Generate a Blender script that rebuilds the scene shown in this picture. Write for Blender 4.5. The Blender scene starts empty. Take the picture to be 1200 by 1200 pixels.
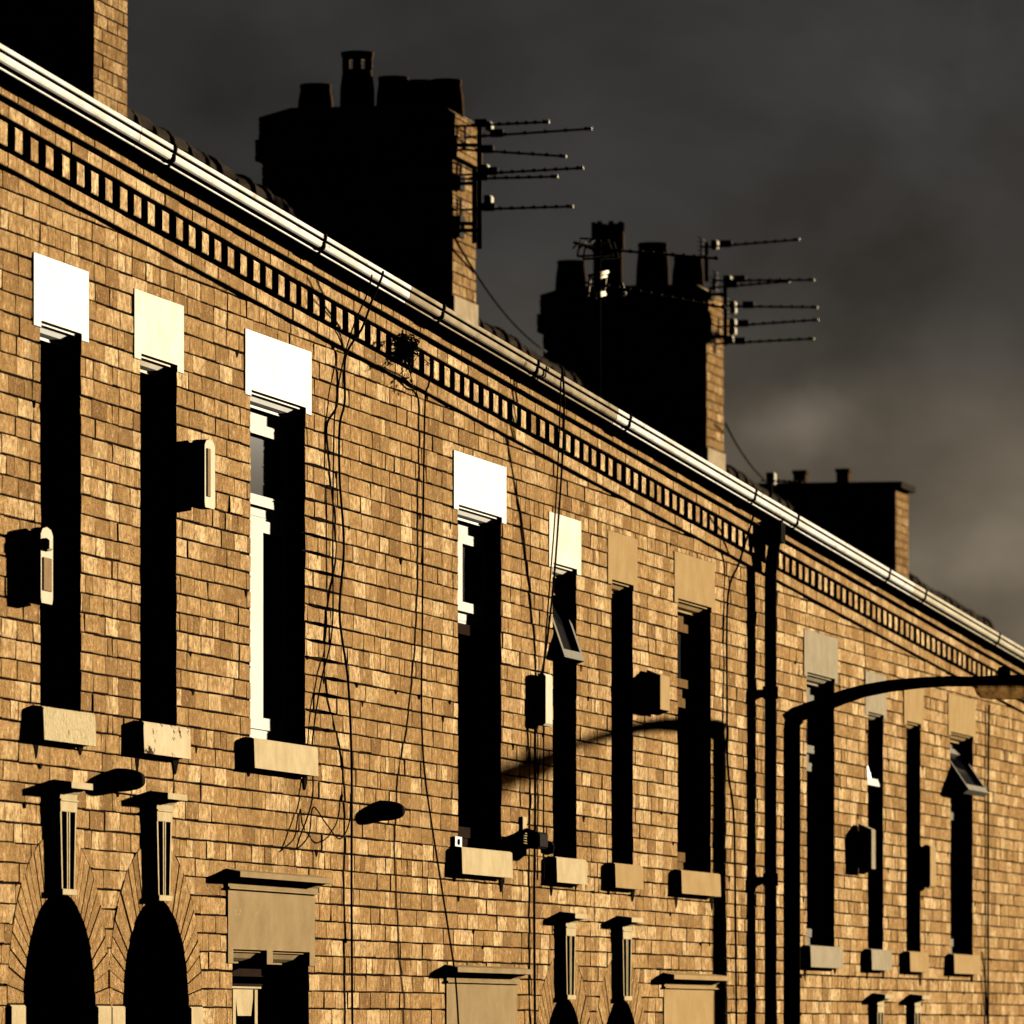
import bpy, math, random
from mathutils import Vector, Matrix
R_ = random.Random(7)
sc = bpy.context.scene
COL = sc.collection

# ------------------------------------------------------------------ camera model
F_PX = 9569.0
PHI = math.atan(1964 / F_PX)
DIST = 7.86
EYE = 2.5
S_, C_ = math.sin(PHI), math.cos(PHI)
def P(px, py, y=0.0):
    """point of the plane Y = y that lies behind a place in the photograph (used to survey the street)"""
    a = (px - 600) / F_PX; b = (1205 - py) / F_PX
    s = (y + DIST) / (S_ - a * C_)
    return Vector((s * (C_ + a * S_), y, s * b + EYE))

PITCH, STEP, CA = 9.76, 0.36, 30.56       # pair of houses: pitch, drop, centre of the nearest pair
SLOPE = STEP / PITCH
HALF = PITCH / 2
EX = 2.7                                 # exposure

# ------------------------------------------------------------------ materials
def mat(name):
    m = bpy.data.materials.new(name); m.use_nodes = True
    nt = m.node_tree; b = nt.nodes['Principled BSDF']
    return m, nt, b
def N(nt, typ, **kw):
    n = nt.nodes.new(typ)
    for k, v in kw.items():
        if hasattr(n, k): setattr(n, k, v)
        else: n.inputs[k].default_value = v
    return n
def ramp(nt, fac, stops):
    r = nt.nodes.new('ShaderNodeValToRGB'); e = r.color_ramp.elements
    while len(e) < len(stops): e.new(0.5)
    for el, (p, c) in zip(e, stops):
        el.position = p; el.color = (c[0], c[1], c[2], 1) if not isinstance(c, (int, float)) else (c, c, c, 1)
    nt.links.new(fac, r.inputs[0]); return r.outputs[0]
def mixc(nt, fac, a, b, mode='MIX'):
    n = nt.nodes.new('ShaderNodeMix'); n.data_type = 'RGBA'; n.blend_type = mode
    for sock, v in ((n.inputs[0], fac), (n.inputs[6], a), (n.inputs[7], b)):
        if hasattr(v, 'links'): nt.links.new(v, sock)
        elif isinstance(v, (int, float)): sock.default_value = v
        else: sock.default_value = (v[0], v[1], v[2], 1)
    return n.outputs[2]
def noise(nt, vec, scale, detail=4, rough=0.6, dist=0.0):
    n = N(nt, 'ShaderNodeTexNoise'); n.inputs['Scale'].default_value = scale
    n.inputs['Detail'].default_value = detail; n.inputs['Roughness'].default_value = rough
    n.inputs['Distortion'].default_value = dist
    nt.links.new(vec, n.inputs['Vector']); return n.outputs['Fac']
def bump(nt, b, h, strength, dist):
    n = N(nt, 'ShaderNodeBump'); n.inputs['Strength'].default_value = strength
    n.inputs['Distance'].default_value = dist
    nt.links.new(h, n.inputs['Height']); nt.links.new(n.outputs[0], b.inputs['Normal'])
def pos(nt):
    return nt.nodes.new('ShaderNodeNewGeometry').outputs['Position']
def stretch(nt, vec, s):
    n = N(nt, 'ShaderNodeMapping'); n.inputs['Scale'].default_value = s
    nt.links.new(vec, n.inputs['Vector']); return n.outputs[0]

def brick_mat(name, dark, mid, pale, bstr=0.35):
    m, nt, b = mat(name)
    at = N(nt, 'ShaderNodeAttribute'); at.attribute_name = 'tint'
    p = pos(nt)
    base = ramp(nt, at.outputs['Fac'], [(0.0, dark), (0.22, [(x + y) / 2 for x, y in zip(dark, mid)]), (0.55, mid), (1.0, pale)])
    n1 = noise(nt, p, 9, 5, 0.65)
    n2 = noise(nt, p, 45, 5, 0.7)
    n3 = noise(nt, p, 160, 3, 0.6)
    c = mixc(nt, ramp(nt, n1, [(0.36, 0), (0.64, 0.55)]), base, [x * 0.62 for x in mid])
    n4 = noise(nt, p, 26, 3, 0.55, 0.4)
    c = mixc(nt, ramp(nt, n4, [(0.46, 0), (0.64, 0.75)]), c, [mid[0] * 0.45, mid[1] * 0.40, mid[2] * 0.34])
    c = mixc(nt, ramp(nt, n4, [(0.30, 0.45), (0.42, 0)]), c, pale)
    c = mixc(nt, ramp(nt, n2, [(0.50, 0), (0.66, 0.75)]), c, [x * 0.36 for x in mid])
    c = mixc(nt, ramp(nt, n3, [(0.35, 0.30), (0.5, 0)]), c, pale)
    n5 = noise(nt, stretch(nt, p, (1, 1, 0.6)), 105, 4, 0.75)
    c = mixc(nt, ramp(nt, n5, [(0.54, 0), (0.66, 0.85)]), c, [x * 0.16 for x in mid])
    # soot streaks running down the wall
    st = noise(nt, stretch(nt, p, (7, 7, 0.7)), 1.0, 4, 0.6)
    c = mixc(nt, ramp(nt, st, [(0.52, 0), (0.74, 0.6)]), c, [x * 0.35 for x in mid])
    nt.links.new(c, b.inputs['Base Color'])
    b.inputs['Roughness'].default_value = 0.9
    b.inputs['Specular IOR Level'].default_value = 0.0
    h = N(nt, 'ShaderNodeMath', operation='ADD'); nt.links.new(n2, h.inputs[0])
    h2 = N(nt, 'ShaderNodeMath', operation='MULTIPLY'); nt.links.new(n3, h2.inputs[0]); h2.inputs[1].default_value = 0.45
    nt.links.new(h2.outputs[0], h.inputs[1])
    bump(nt, b, h.outputs[0], bstr, 0.006)
    return m
def rough_mat(name, c1, c2, scale=8, bscale=60, bstr=0.2, rough=0.85, stain=None, spec=0.0, bd=0.004):
    m, nt, b = mat(name); p = pos(nt)
    c = mixc(nt, ramp(nt, noise(nt, p, scale, 5, 0.65), [(0.35, 0), (0.68, 1)]), c1, c2)
    if stain:
        col, lo, hi, sx = stain
        c = mixc(nt, ramp(nt, noise(nt, stretch(nt, p, sx), 1.0, 5, 0.7), [(lo, 0), (hi, 1)]), c, col)
    nt.links.new(c, b.inputs['Base Color'])
    b.inputs['Roughness'].default_value = rough; b.inputs['Specular IOR Level'].default_value = spec
    if bstr: bump(nt, b, noise(nt, p, bscale, 4, 0.65), bstr, bd)
    return m
M = {}
M['brick'] = brick_mat('buff brick', (0.115, 0.050, 0.016), (0.395, 0.232, 0.092), (0.78, 0.56, 0.30), 0.6)
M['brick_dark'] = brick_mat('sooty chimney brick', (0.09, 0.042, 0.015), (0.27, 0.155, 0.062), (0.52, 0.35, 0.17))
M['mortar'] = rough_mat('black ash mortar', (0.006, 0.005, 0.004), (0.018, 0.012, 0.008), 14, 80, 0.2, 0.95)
M['dark_marks'] = rough_mat('dark wall marks', (0.004, 0.003, 0.003), (0.012, 0.009, 0.006), 20, 90, 0.3, 0.95)
M['white'] = rough_mat('white masonry paint', (0.80, 0.79, 0.76), (0.76, 0.74, 0.68), 5, 60, 0.05, 0.7)
M['cream'] = rough_mat('weathered cream paint', (0.74, 0.69, 0.58), (0.66, 0.57, 0.43), 7, 50, 0.12, 0.75, ((0.42, 0.27, 0.11), 0.62, 0.76, (3.5, 3.5, 4.5)))
M['stone'] = rough_mat('sandstone', (0.35, 0.24, 0.115), (0.29, 0.19, 0.085), 6, 70, 0.18, 0.9)
M['stone_grey'] = rough_mat('grey painted stone', (0.31, 0.26, 0.18), (0.25, 0.205, 0.135), 7, 90, 0.2, 0.8)
M['stone_pale'] = rough_mat('pale painted stone', (0.46, 0.37, 0.22), (0.38, 0.29, 0.16), 9, 55, 0.3, 0.8)
M['stipple'] = rough_mat('stippled cream paint', (0.46, 0.38, 0.23), (0.36, 0.28, 0.155), 60, 60, 1.0, 0.55, ((0.06, 0.035, 0.015), 0.66, 0.72, (9, 9, 11)), 0.0, 0.006)
M['peeling'] = rough_mat('peeling cream paint', (0.52, 0.43, 0.28), (0.44, 0.34, 0.20), 12, 60, 0.35, 0.7, ((0.035, 0.020, 0.010), 0.55, 0.60, (9, 9, 13)))
M['render'] = rough_mat('rough rendered stone', (0.28, 0.20, 0.105), (0.22, 0.155, 0.078), 5, 110, 0.4, 0.8, ((0.5, 0.42, 0.27), 0.64, 0.72, (5, 5, 14)))
M['slate'] = rough_mat('mossy roof slate', (0.10, 0.08, 0.05), (0.05, 0.042, 0.032), 5, 50, 0.3, 0.8)
M['ridge'] = rough_mat('dark clay ridge tile', (0.022, 0.018, 0.014), (0.04, 0.03, 0.022), 8, 60, 0.3, 0.85)
M['gutter_white'] = rough_mat('white gutter', (0.74, 0.72, 0.68), (0.60, 0.55, 0.46), 3.5, 60, 0.05, 0.5, ((0.25, 0.185, 0.10), 0.56, 0.76, (5, 9, 25)), 0.0)
M['gutter_dull'] = rough_mat('weathered dull gutter', (0.36, 0.295, 0.20), (0.24, 0.185, 0.115), 6, 60, 0.15, 0.6, ((0.05, 0.035, 0.02), 0.58, 0.70, (3, 3, 9)))
M['gutter_cream'] = rough_mat('cream gutter', (0.52, 0.46, 0.34), (0.42, 0.36, 0.25), 3, 60, 0.05, 0.5)
M['black'] = rough_mat('black painted iron', (0.010, 0.009, 0.009), (0.016, 0.014, 0.012), 10, 80, 0.05, 0.55)
M['soffit'] = rough_mat('dark eaves board', (0.03, 0.02, 0.012), (0.055, 0.035, 0.02), 10, 80, 0.1, 0.8)
M['upvc'] = rough_mat('white window plastic', (0.62, 0.60, 0.56), (0.56, 0.54, 0.49), 4, 40, 0.0, 0.6)
M['brownframe'] = rough_mat('brown stained timber', (0.16, 0.095, 0.04), (0.11, 0.06, 0.025), 12, 60, 0.1, 0.5)
M['frame_grey'] = rough_mat('grey casement', (0.22, 0.20, 0.16), (0.18, 0.16, 0.13), 6, 60, 0.0, 0.45)
M['alarm'] = rough_mat('cream alarm plastic', (0.60, 0.53, 0.40), (0.52, 0.44, 0.31), 6, 60, 0.0, 0.5)
M['alarm_dark'] = rough_mat('brown alarm sticker', (0.20, 0.13, 0.07), (0.26, 0.17, 0.09), 9, 60, 0.0, 0.5)
M['alarm_tan'] = rough_mat('tan alarm plastic', (0.36, 0.25, 0.12), (0.31, 0.21, 0.10), 6, 60, 0.0, 0.6)
M['metal'] = rough_mat('dull aerial alloy', (0.035, 0.033, 0.030), (0.055, 0.05, 0.045), 10, 60, 0.0, 0.5)
M['alloy'] = rough_mat('bright aerial alloy', (0.62, 0.56, 0.45), (0.5, 0.44, 0.33), 10, 60, 0.0, 0.4)
M['cable'] = rough_mat('black cable', (0.012, 0.011, 0.010), (0.02, 0.018, 0.016), 10, 60, 0.0, 0.5)
M['cable_pale'] = rough_mat('pale cable', (0.5, 0.46, 0.40), (0.4, 0.36, 0.3), 10, 60, 0.0, 0.5)
M['pot'] = rough_mat('sooty clay pot', (0.045, 0.026, 0.014), (0.075, 0.042, 0.02), 9, 60, 0.2, 0.85)
M['mortar_pale'] = rough_mat('pale cement flaunching', (0.34, 0.27, 0.17), (0.24, 0.18, 0.11), 9, 60, 0.3, 0.9)
M['leaf'] = rough_mat('dry dark leaf', (0.020, 0.022, 0.010), (0.045, 0.035, 0.015), 30, 60, 0.0, 0.8)
M['door'] = rough_mat('dark painted door', (0.016, 0.010, 0.008), (0.022, 0.014, 0.010), 6, 60, 0.0, 0.5)
M['bowl'] = rough_mat('amber lamp bowl', (0.20, 0.14, 0.07), (0.13, 0.09, 0.045), 9, 60, 0.1, 0.3)
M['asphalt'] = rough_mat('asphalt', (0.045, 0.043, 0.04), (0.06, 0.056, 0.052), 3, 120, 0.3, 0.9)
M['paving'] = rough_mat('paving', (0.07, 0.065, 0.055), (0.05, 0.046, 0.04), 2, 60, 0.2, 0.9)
M['kerb'] = rough_mat('kerb stone', (0.20, 0.185, 0.16), (0.15, 0.14, 0.12), 4, 60, 0.2, 0.9)
M['earth'] = rough_mat('rough ground', (0.05, 0.06, 0.03), (0.07, 0.06, 0.04), 1, 30, 0.2, 0.95)
def bowl_mat():
    m, nt, b = mat('amber lamp bowl')
    out = nt.nodes['Material Output']; tr = N(nt, 'ShaderNodeBsdfTransparent'); tl = N(nt, 'ShaderNodeBsdfTranslucent')
    tr.inputs[0].default_value = (0.45, 0.36, 0.24, 1); tl.inputs[0].default_value = (0.1, 0.07, 0.04, 1)
    mx = N(nt, 'ShaderNodeMixShader'); mx.inputs[0].default_value = 0.6
    nt.links.new(tr.outputs[0], mx.inputs[1]); nt.links.new(tl.outputs[0], mx.inputs[2])
    c = ramp(nt, noise(nt, pos(nt), 18, 4, 0.6), [(0.38, (0.11, 0.075, 0.035)), (0.6, (0.02, 0.014, 0.008))]); nt.links.new(c, tl.inputs[0])
    nt.links.new(mx.outputs[0], out.inputs['Surface']); return m
M['bowl'] = bowl_mat()
def glass_mat():
    m, nt, b = mat('dark window glass')
    b.inputs['Base Color'].default_value = (0.004, 0.004, 0.005, 1)
    b.inputs['Roughness'].default_value = 0.04
    b.inputs['IOR'].default_value = 1.12
    return m
M['glass'] = glass_mat()
M['glass_clear'] = glass_mat(); M['glass_clear'].node_tree.nodes['Principled BSDF'].inputs['IOR'].default_value = 1.5

# ------------------------------------------------------------------ mesh builder
class MB:
    def __init__(s, off=(0, 0, 0)):
        s.v = []; s.f = []; s.mi = []; s.t = []; s.sm = []; s.mats = []; s.off = Vector(off)
    def mid(s, m):
        if m not in s.mats: s.mats.append(m)
        return s.mats.index(m)
    def add(s, vs, fs, m, tint=0.5, smooth=False):
        o = len(s.v); k = s.mid(m)
        s.v.extend([tuple(Vector(v) - s.off) for v in vs])
        for f in fs:
            s.f.append([i + o for i in f]); s.mi.append(k); s.t.append(tint); s.sm.append(smooth)
    def box(s, x0, x1, y0, y1, z0, z1, m, tint=0.5, bev=0.0, shear=0.0):
        if x0 > x1: x0, x1 = x1, x0
        if y0 > y1: y0, y1 = y1, y0
        if z0 > z1: z0, z1 = z1, z0
        if bev <= 0:
            vs = [(x, y, z - shear * (x - x0)) for x in (x0, x1) for y in (y0, y1) for z in (z0, z1)]
            s.add(vs, [(0, 1, 3, 2), (4, 6, 7, 5), (0, 4, 5, 1), (2, 3, 7, 6), (0, 2, 6, 4), (1, 5, 7, 3)], m, tint)
        else:
            # bevel the front (-Y) and side edges: two stacked rings
            b = bev
            r0 = [(x0, y1, z0), (x1, y1, z0), (x1, y1, z1), (x0, y1, z1)]
            r1 = [(x0, y0 + b, z0), (x1, y0 + b, z0), (x1, y0 + b, z1), (x0, y0 + b, z1)]
            r2 = [(x0 + b, y0, z0 + b), (x1 - b, y0, z0 + b), (x1 - b, y0, z1 - b), (x0 + b, y0, z1 - b)]
            vs = [(x, y, z - shear * (x - x0)) for x, y, z in r0 + r1 + r2]
            fs = [(0, 3, 2, 1)[::1], (8, 9, 10, 11)]
            for k in range(4):
                j = (k + 1) % 4
                fs += [(k, j, 4 + j, 4 + k), (4 + k, 4 + j, 8 + j, 8 + k)]
            s.add(vs, fs, m, tint)
    def prism(s, poly, y0, y1, m, tint=0.5, bev=0.0, tilt=None):
        """convex polygon (x,z), anticlockwise seen from -Y, front at y0, back at y1"""
        n = len(poly)
        if bev > 0:
            q = inset(poly, bev)
            if q is None: bev = 0
        vs = [(x, y1, z) for x, z in poly]
        if bev > 0:
            vs += [(x, y0 + bev * 0.8, z) for x, z in poly] + [(x, y0, z) for x, z in q]; L = 3
        else:
            vs += [(x, y0, z) for x, z in poly]; L = 2
        if tilt:
            mx = sum(p[0] for p in poly) / n; mz = sum(p[1] for p in poly) / n
            vs = [(x, y if i < n else y + tilt[0] * (x - mx) + tilt[1] * (z - mz), z) for i, (x, y, z) in enumerate(vs)]
        fs = [tuple(range((L - 1) * n, L * n)), tuple(range(n - 1, -1, -1))]
        for l in range(L - 1):
            for k in range(n):
                j = (k + 1) % n
                fs.append((l * n + k, l * n + j, (l + 1) * n + j, (l + 1) * n + k))
        s.add(vs, fs, m, tint)
    def sweepx(s, prof, x0, x1, m, shear=0.0, tint=0.5, smooth=False, xref=None):
        """closed (y,z) profile extruded along X; z falls by shear*(x-xref)"""
        n = len(prof); xr = x0 if xref is None else xref
        vs = [(x, y, z - shear * (x - xr)) for x in (x0, x1) for y, z in prof]
        fs = [(k, (k + 1) % n, n + (k + 1) % n, n + k) for k in range(n)]
        fs += [tuple(range(n - 1, -1, -1)), tuple(range(n, 2 * n))]
        s.add(vs, fs, m, tint, smooth)
    def tube(s, pts, r, m, seg=8, smooth=True, tint=0.5):
        pts = [Vector(p) for p in pts]; n = len(pts); rings = []
        rr = r if isinstance(r, (list, tuple)) else [r] * n
        up = None
        for i, p in enumerate(pts):
            t = (pts[min(i + 1, n - 1)] - pts[max(i - 1, 0)]).normalized()
            a = Vector((0, 0, 1)) if abs(t.z) < 0.9 else Vector((1, 0, 0))
            if up is None: up = (a - t * a.dot(t)).normalized()
            else: up = (up - t * up.dot(t)).normalized()
            w = t.cross(up)
            rings.append([p + (up * math.cos(2 * math.pi * k / seg) + w * math.sin(2 * math.pi * k / seg)) * rr[i] for k in range(seg)])
        vs = [v for r_ in rings for v in r_]
        fs = []
        for i in range(n - 1):
            for k in range(seg):
                j = (k + 1) % seg
                fs.append((i * seg + k, i * seg + j, (i + 1) * seg + j, (i + 1) * seg + k))
        fs += [tuple(range(seg - 1, -1, -1)), tuple(range((n - 1) * seg, n * seg))]
        s.add(vs, fs, m, tint, smooth)
    def lathe(s, c, prof, m, seg=20, smooth=True):
        c = Vector(c); vs = []; n = len(prof)
        for r, z in prof:
            for k in range(seg):
                a = 2 * math.pi * k / seg
                vs.append(c + Vector((r * math.cos(a), r * math.sin(a), z)))
        fs = []
        for i in range(n - 1):
            for k in range(seg):
                j = (k + 1) % seg
                fs.append((i * seg + k, i * seg + j, (i + 1) * seg + j, (i + 1) * seg + k))
        fs += [tuple(range(seg - 1, -1, -1)), tuple(range((n - 1) * seg, n * seg))]
        s.add(vs, fs, m, 0.5, smooth)
    def build(s, name, parent=None, label=None, kind=None, loc=None):
        me = bpy.data.meshes.new(name)
        me.from_pydata(s.v, [], s.f)
        for m in s.mats: me.materials.append(M[m])
        me.polygons.foreach_set('material_index', s.mi)
        me.polygons.foreach_set('use_smooth', s.sm)
        a = me.attributes.new('tint', 'FLOAT', 'FACE'); a.data.foreach_set('value', s.t)
        me.update()
        o = bpy.data.objects.new(name, me); COL.objects.link(o)
        if parent: o.parent = parent
        if label: o['label'] = label
        if kind: o['kind'] = kind
        if loc is not None: o.location = loc
        return o

def inset(poly, d):
    n = len(poly); out = []
    lines = []
    for k in range(n):
        (x0, z0), (x1, z1) = poly[k], poly[(k + 1) % n]
        l = math.hypot(x1 - x0, z1 - z0)
        if l < 1e-6: return None
        nx, nz = -(z1 - z0) / l, (x1 - x0) / l
        lines.append((x0 + nx * d, z0 + nz * d, (x1 - x0) / l, (z1 - z0) / l, l))
    if min(l[4] for l in lines) < 2.6 * d: return None
    for k in range(n):
        ax, az, dx, dz, _ = lines[k - 1]; bx, bz, ex, ez, _ = lines[k]
        det = dx * (-ez) + ex * dz
        if abs(det) < 1e-3: out.append((bx, bz)); continue
        t = ((bx - ax) * (-ez) + ex * (bz - az)) / det
        out.append((ax + dx * t, az + dz * t))
    c = sum(p[0] for p in out) / n, sum(p[1] for p in out) / n
    if area(out) <= 1e-6: return None
    return out
def area(p):
    return 0.5 * sum(p[k][0] * p[(k + 1) % len(p)][1] - p[(k + 1) % len(p)][0] * p[k][1] for k in range(len(p)))
def cut(poly, a, b):
    """split by line a->b; returns (left part, right part)"""
    L, Rr = [], []
    n = len(poly)
    def sd(p): return (b[0] - a[0]) * (p[1] - a[1]) - (b[1] - a[1]) * (p[0] - a[0])
    for k in range(n):
        p, q = poly[k], poly[(k + 1) % n]; sp, sq = sd(p), sd(q)
        if sp >= 0: L.append(p)
        if sp <= 0: Rr.append(p)
        if (sp > 0 and sq < 0) or (sp < 0 and sq > 0):
            t = sp / (sp - sq); m = (p[0] + (q[0] - p[0]) * t, p[1] + (q[1] - p[1]) * t)
            L.append(m); Rr.append(m)
    L = L if len(L) > 2 and area(L) > 2e-5 else None
    Rr = Rr if len(Rr) > 2 and area(Rr) > 2e-5 else None
    return L, Rr
def subtract(polys, hole):
    hx0 = min(p[0] for p in hole); hx1 = max(p[0] for p in hole)
    hz0 = min(p[1] for p in hole); hz1 = max(p[1] for p in hole)
    out = []
    for po in polys:
        if max(p[0] for p in po) <= hx0 or min(p[0] for p in po) >= hx1 or max(p[1] for p in po) <= hz0 or min(p[1] for p in po) >= hz1:
            out.append(po); continue
        rest = po
        for k in range(len(hole)):
            if rest is None: break
            l, r = cut(rest, hole[k], hole[(k + 1) % len(hole)])
            if r: out.append(r)
            rest = l
    return out
def rect(x0, x1, z0, z1): return [(x0, z0), (x1, z0), (x1, z1), (x0, z1)]

def dedupe(poly):
    out = []
    for p in poly:
        if not out or math.hypot(p[0] - out[-1][0], p[1] - out[-1][1]) > 0.002: out.append(p)
    if len(out) > 2 and math.hypot(out[0][0] - out[-1][0], out[0][1] - out[-1][1]) < 0.002: out.pop()
    return out if len(out) > 2 else None

def courses(mb, rng, x0, x1, z0, z1, phase, holes, keep=None, m='brick', L=0.225, H=0.075, jt=0.0078, depth=0.02, bias=0.0, teeth=False):
    """running bond of single bricks over a rectangle (x,z), with holes cut out; front faces near y=0"""
    k0 = int(math.floor((z0 - phase) / H)); k1 = int(math.ceil((z1 - phase) / H))
    for k in range(k0, k1):
        za = phase + k * H; zb = za + H
        wob = rng.uniform(-0.0012, 0.0012)
        headers = (k % 6 == 3)
        xs0, xs1 = x0, x1
        if teeth:
            zabs = int(round((za - phase) / H)); tt = 0.056 if zabs % 2 else -0.056
            x0, x1 = x0 + tt, x1 + tt
        x = x0 - (L / 2 if k % 2 else 0) - rng.uniform(0, 0.05)
        while x < x1:
            w = (0.1125 if headers else L) + rng.uniform(-0.007, 0.007)
            if rng.random() < 0.04: w = 0.1125
            a, b = max(x + 0.0014, x0), min(x + w - 0.0026, x1)
            x += w
            if b - a < 0.02: continue
            zz0 = max(za + jt * 0.5 + wob + rng.uniform(-0.001, 0.001), z0); zz1 = min(zb - jt * 0.5 + wob + rng.uniform(-0.001, 0.001), z1)
            if zz1 - zz0 < 0.01: continue
            sk = rng.uniform(-0.0012, 0.0012)
            j = [rng.uniform(-0.0016, 0.0016) for _ in range(4)]
            ps = [[(a, zz0 + j[0]), (b, zz0 + sk + j[1]), (b, zz1 + sk + j[2]), (a, zz1 + j[3])]]
            if keep:
                l, r = cut(ps[0], keep[0], keep[1]); ps = [l] if l else []
            for h in holes:
                if not ps: break
                ps = subtract(ps, h)
            if not ps: continue
            t = min(1, max(0, rng.gauss(0.52 + bias, 0.22)))
            u = rng.random()
            if u < 0.05: t = rng.uniform(0.0, 0.25)
            elif u < 0.10: t = rng.uniform(0.85, 1.0)
            dy = rng.uniform(-0.0018, 0.0018); tl = (rng.gauss(0, 0.007), rng.gauss(0, 0.014))
            for po in ps:
                po = dedupe(po)
                if po and area(po) > 1.5e-4: mb.prism(po, dy, depth, m, t, 0.0020 if len(ps) == 1 else 0.0, tl)
        x0, x1 = xs0, xs1

# ------------------------------------------------------------------ tagging
def tag(o, label, cat, group=None, kind=None):
    if label: o['label'] = label
    if cat: o['category'] = cat
    if group: o['group'] = group
    if kind: o['kind'] = kind
    return o
def empty(name, loc, label, cat, group=None):
    o = bpy.data.objects.new(name, None); COL.objects.link(o); o.location = loc
    o.empty_display_size = 0.2
    return tag(o, label, cat, group)
def kids(o): return [c for c in COL.objects if c.parent == o]
def copy_tree(o, parent=None):
    c = o.copy(); COL.objects.link(c)
    if parent: c.parent = parent
    for ch in list(o.children): copy_tree(ch, c)
    return c

# ------------------------------------------------------------------ house parts (pair-local coordinates: x along street from the party line, z above the step)
# heights below are measured from eye level; Z0 lifts them to street level
Z0 = 2.5
RK = lambda x: Z0 + 3.10 - SLOPE * x         # foot of the raking eaves courses
PHASE = Z0 + 0.068
PHABS = Z0 + 0.010
SILL = Z0 + 1.20
HEAD = Z0 + 2.645
ARC_Z = Z0 + 0.09
def gz(x): return -SLOPE * x                 # street level in pair-local coordinates

WIN = {  # house side -> upper windows (x0, x1, head lift)
    'L': [(-3.27, -2.28, 0.145), (-1.03, -0.43, 0.0)],
    'R': [(0.49, 1.08, 0.0), (2.35, 3.35, 0.0)],
}
GWIN = {'L': (-3.45, -2.02), 'R': (2.03, 3.42)}
G_HEAD = Z0 + 0.325
def ell(cx, a, b, n=14, lo=0.0, hi=math.pi):
    return [(cx + a * math.cos(lo + (hi - lo) * k / n), ARC_Z + b * math.sin(lo + (hi - lo) * k / n)) for k in range(n + 1)]

def window_unit(parent, off, x0, x1, z0, z1, style, toplight=0.42, swing=0.0, frame_m='upvc', q=0.085, stile=0.05, tst=0.045, low_m=None):
    fm = MB(off)
    w = 0.045; lm = low_m or frame_m
    fm.box(x0, x0 + w, q, q + 0.07, z0, z1, frame_m)
    fm.box(x1 - w, x1, q, q + 0.07, z0, z1, frame_m)
    fm.box(x0 + w, x1 - w, q, q + 0.07, z0, z0 + 0.055, lm)
    fm.box(x0 + w, x1 - w, q, q + 0.07, z1 - 0.055, z1, frame_m)
    zt = z1 - toplight
    fm.box(x0 + w, x1 - w, q + 0.004, q + 0.07, zt - 0.02, zt + 0.02, frame_m)
    fm.box(x0 + w, x1 - w, q + 0.004, q + 0.064, zt - 0.034, zt - 0.0215, frame_m)
    win = fm.build('window', parent)
    pm = MB(off)
    pm.box(x0 + w, x1 - w, q + 0.035, q + 0.045, z0 + 0.055, zt - 0.0345, 'glass')
    pm.build('pane', win)
    # lower sash stiles, a little inside the frame
    sm = MB(off); s = 0.05; a, b, c, d = x0 + w + 0.001, x1 - w - 0.001, z0 + 0.056, zt - 0.035
    sm.box(a, a + stile, q - 0.006, q + 0.033, c, d, lm); sm.box(b - s, b, q - 0.006, q + 0.033, c, d, lm)
    sm.box(a + stile, b - s, q - 0.006, q + 0.033, c, c + s, lm); sm.box(a + stile, b - s, q - 0.006, q + 0.033, d - s, d, lm)
    sm.build('sash', win)
    # top-hung light
    a, b = x0 + w + 0.001, x1 - w - 0.001; h = toplight - 0.055 - 0.022
    cm = MB((0, 0, 0)); s = 0.045
    W = b - a
    cm.box(0, tst, -0.034, 0.012, -h, 0, frame_m); cm.box(W - s, W, -0.034, 0.012, -h, 0, frame_m)
    cm.box(tst, W - s, -0.034, 0.012, -h, -h + s, frame_m); cm.box(tst, W - s, -0.034, 0.012, -s, 0, frame_m)
    cs = cm.build('top_light', win)
    gm = MB((0, 0, 0)); gm.box(tst, W - s, -0.012, -0.004, -h + s, -s, 'glass')
    cs.location = Vector((a, q + 0.02, z1 - 0.056)) - Vector(off)
    cs.rotation_euler = (-swing, 0, 0)
    if swing: cs['label'] = 'top-hung light pushed open outwards'
    # glass shares the swing: keep it one level deep by joining it into the same mesh as a second material
    me = cs.data; o2 = gm.build('tmp'); 
    import bmesh
    bm = bmesh.new(); bm.from_mesh(me)
    nf = len(bm.faces); bm.from_mesh(o2.data); bm.faces.ensure_lookup_table()
    me.materials.append(M['glass_clear' if swing else 'glass'])
    for f in bm.faces[nf:]: f.material_index = 1
    bm.to_mesh(me); bm.free()
    d = o2.data; bpy.data.objects.remove(o2); bpy.data.meshes.remove(d)
    return win

def lintel(parent, off, x0, x1, z, h, ear, m, label):
    """stone over an opening x0..x1 whose head is z; its ears hang beside the opening"""
    mb = MB(off); e = 0.105
    mb.box(x0 - e, x1 + e, -0.004, 0.20, z, z + h, m)
    mb.box(x0 - e, x0, -0.004, 0.20, z - ear, z - 0.0, m)
    mb.box(x1, x1 + e, -0.004, 0.20, z - ear, z - 0.0, m)
    # moulded soffit stepping back under the head
    mb.sweepx([(0.010, z), (0.010, z - 0.012), (0.020, z - 0.012), (0.024, z - 0.018), (0.036, z - 0.034), (0.052, z - 0.042),
               (0.056, z - 0.042), (0.056, z - 0.054), (0.20, z - 0.054), (0.20, z)], x0, x1, m)
    return mb.build('lintel', parent, label)
def sill(parent, off, x0, x1, z, m, label, p=0.045, h=0.125):
    mb = MB(off)
    mb.sweepx([(-p, z - h), (-p + 0.004, z - 0.006), (-p + 0.012, z), (0.10, z + 0.012), (0.10, z - h), (-0.02, z - h), (-0.022, z - h + 0.012), (-0.03, z - h + 0.012), (-0.032, z - h)], x0, x1, m)
    return mb.build('sill', parent, label)

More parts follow.
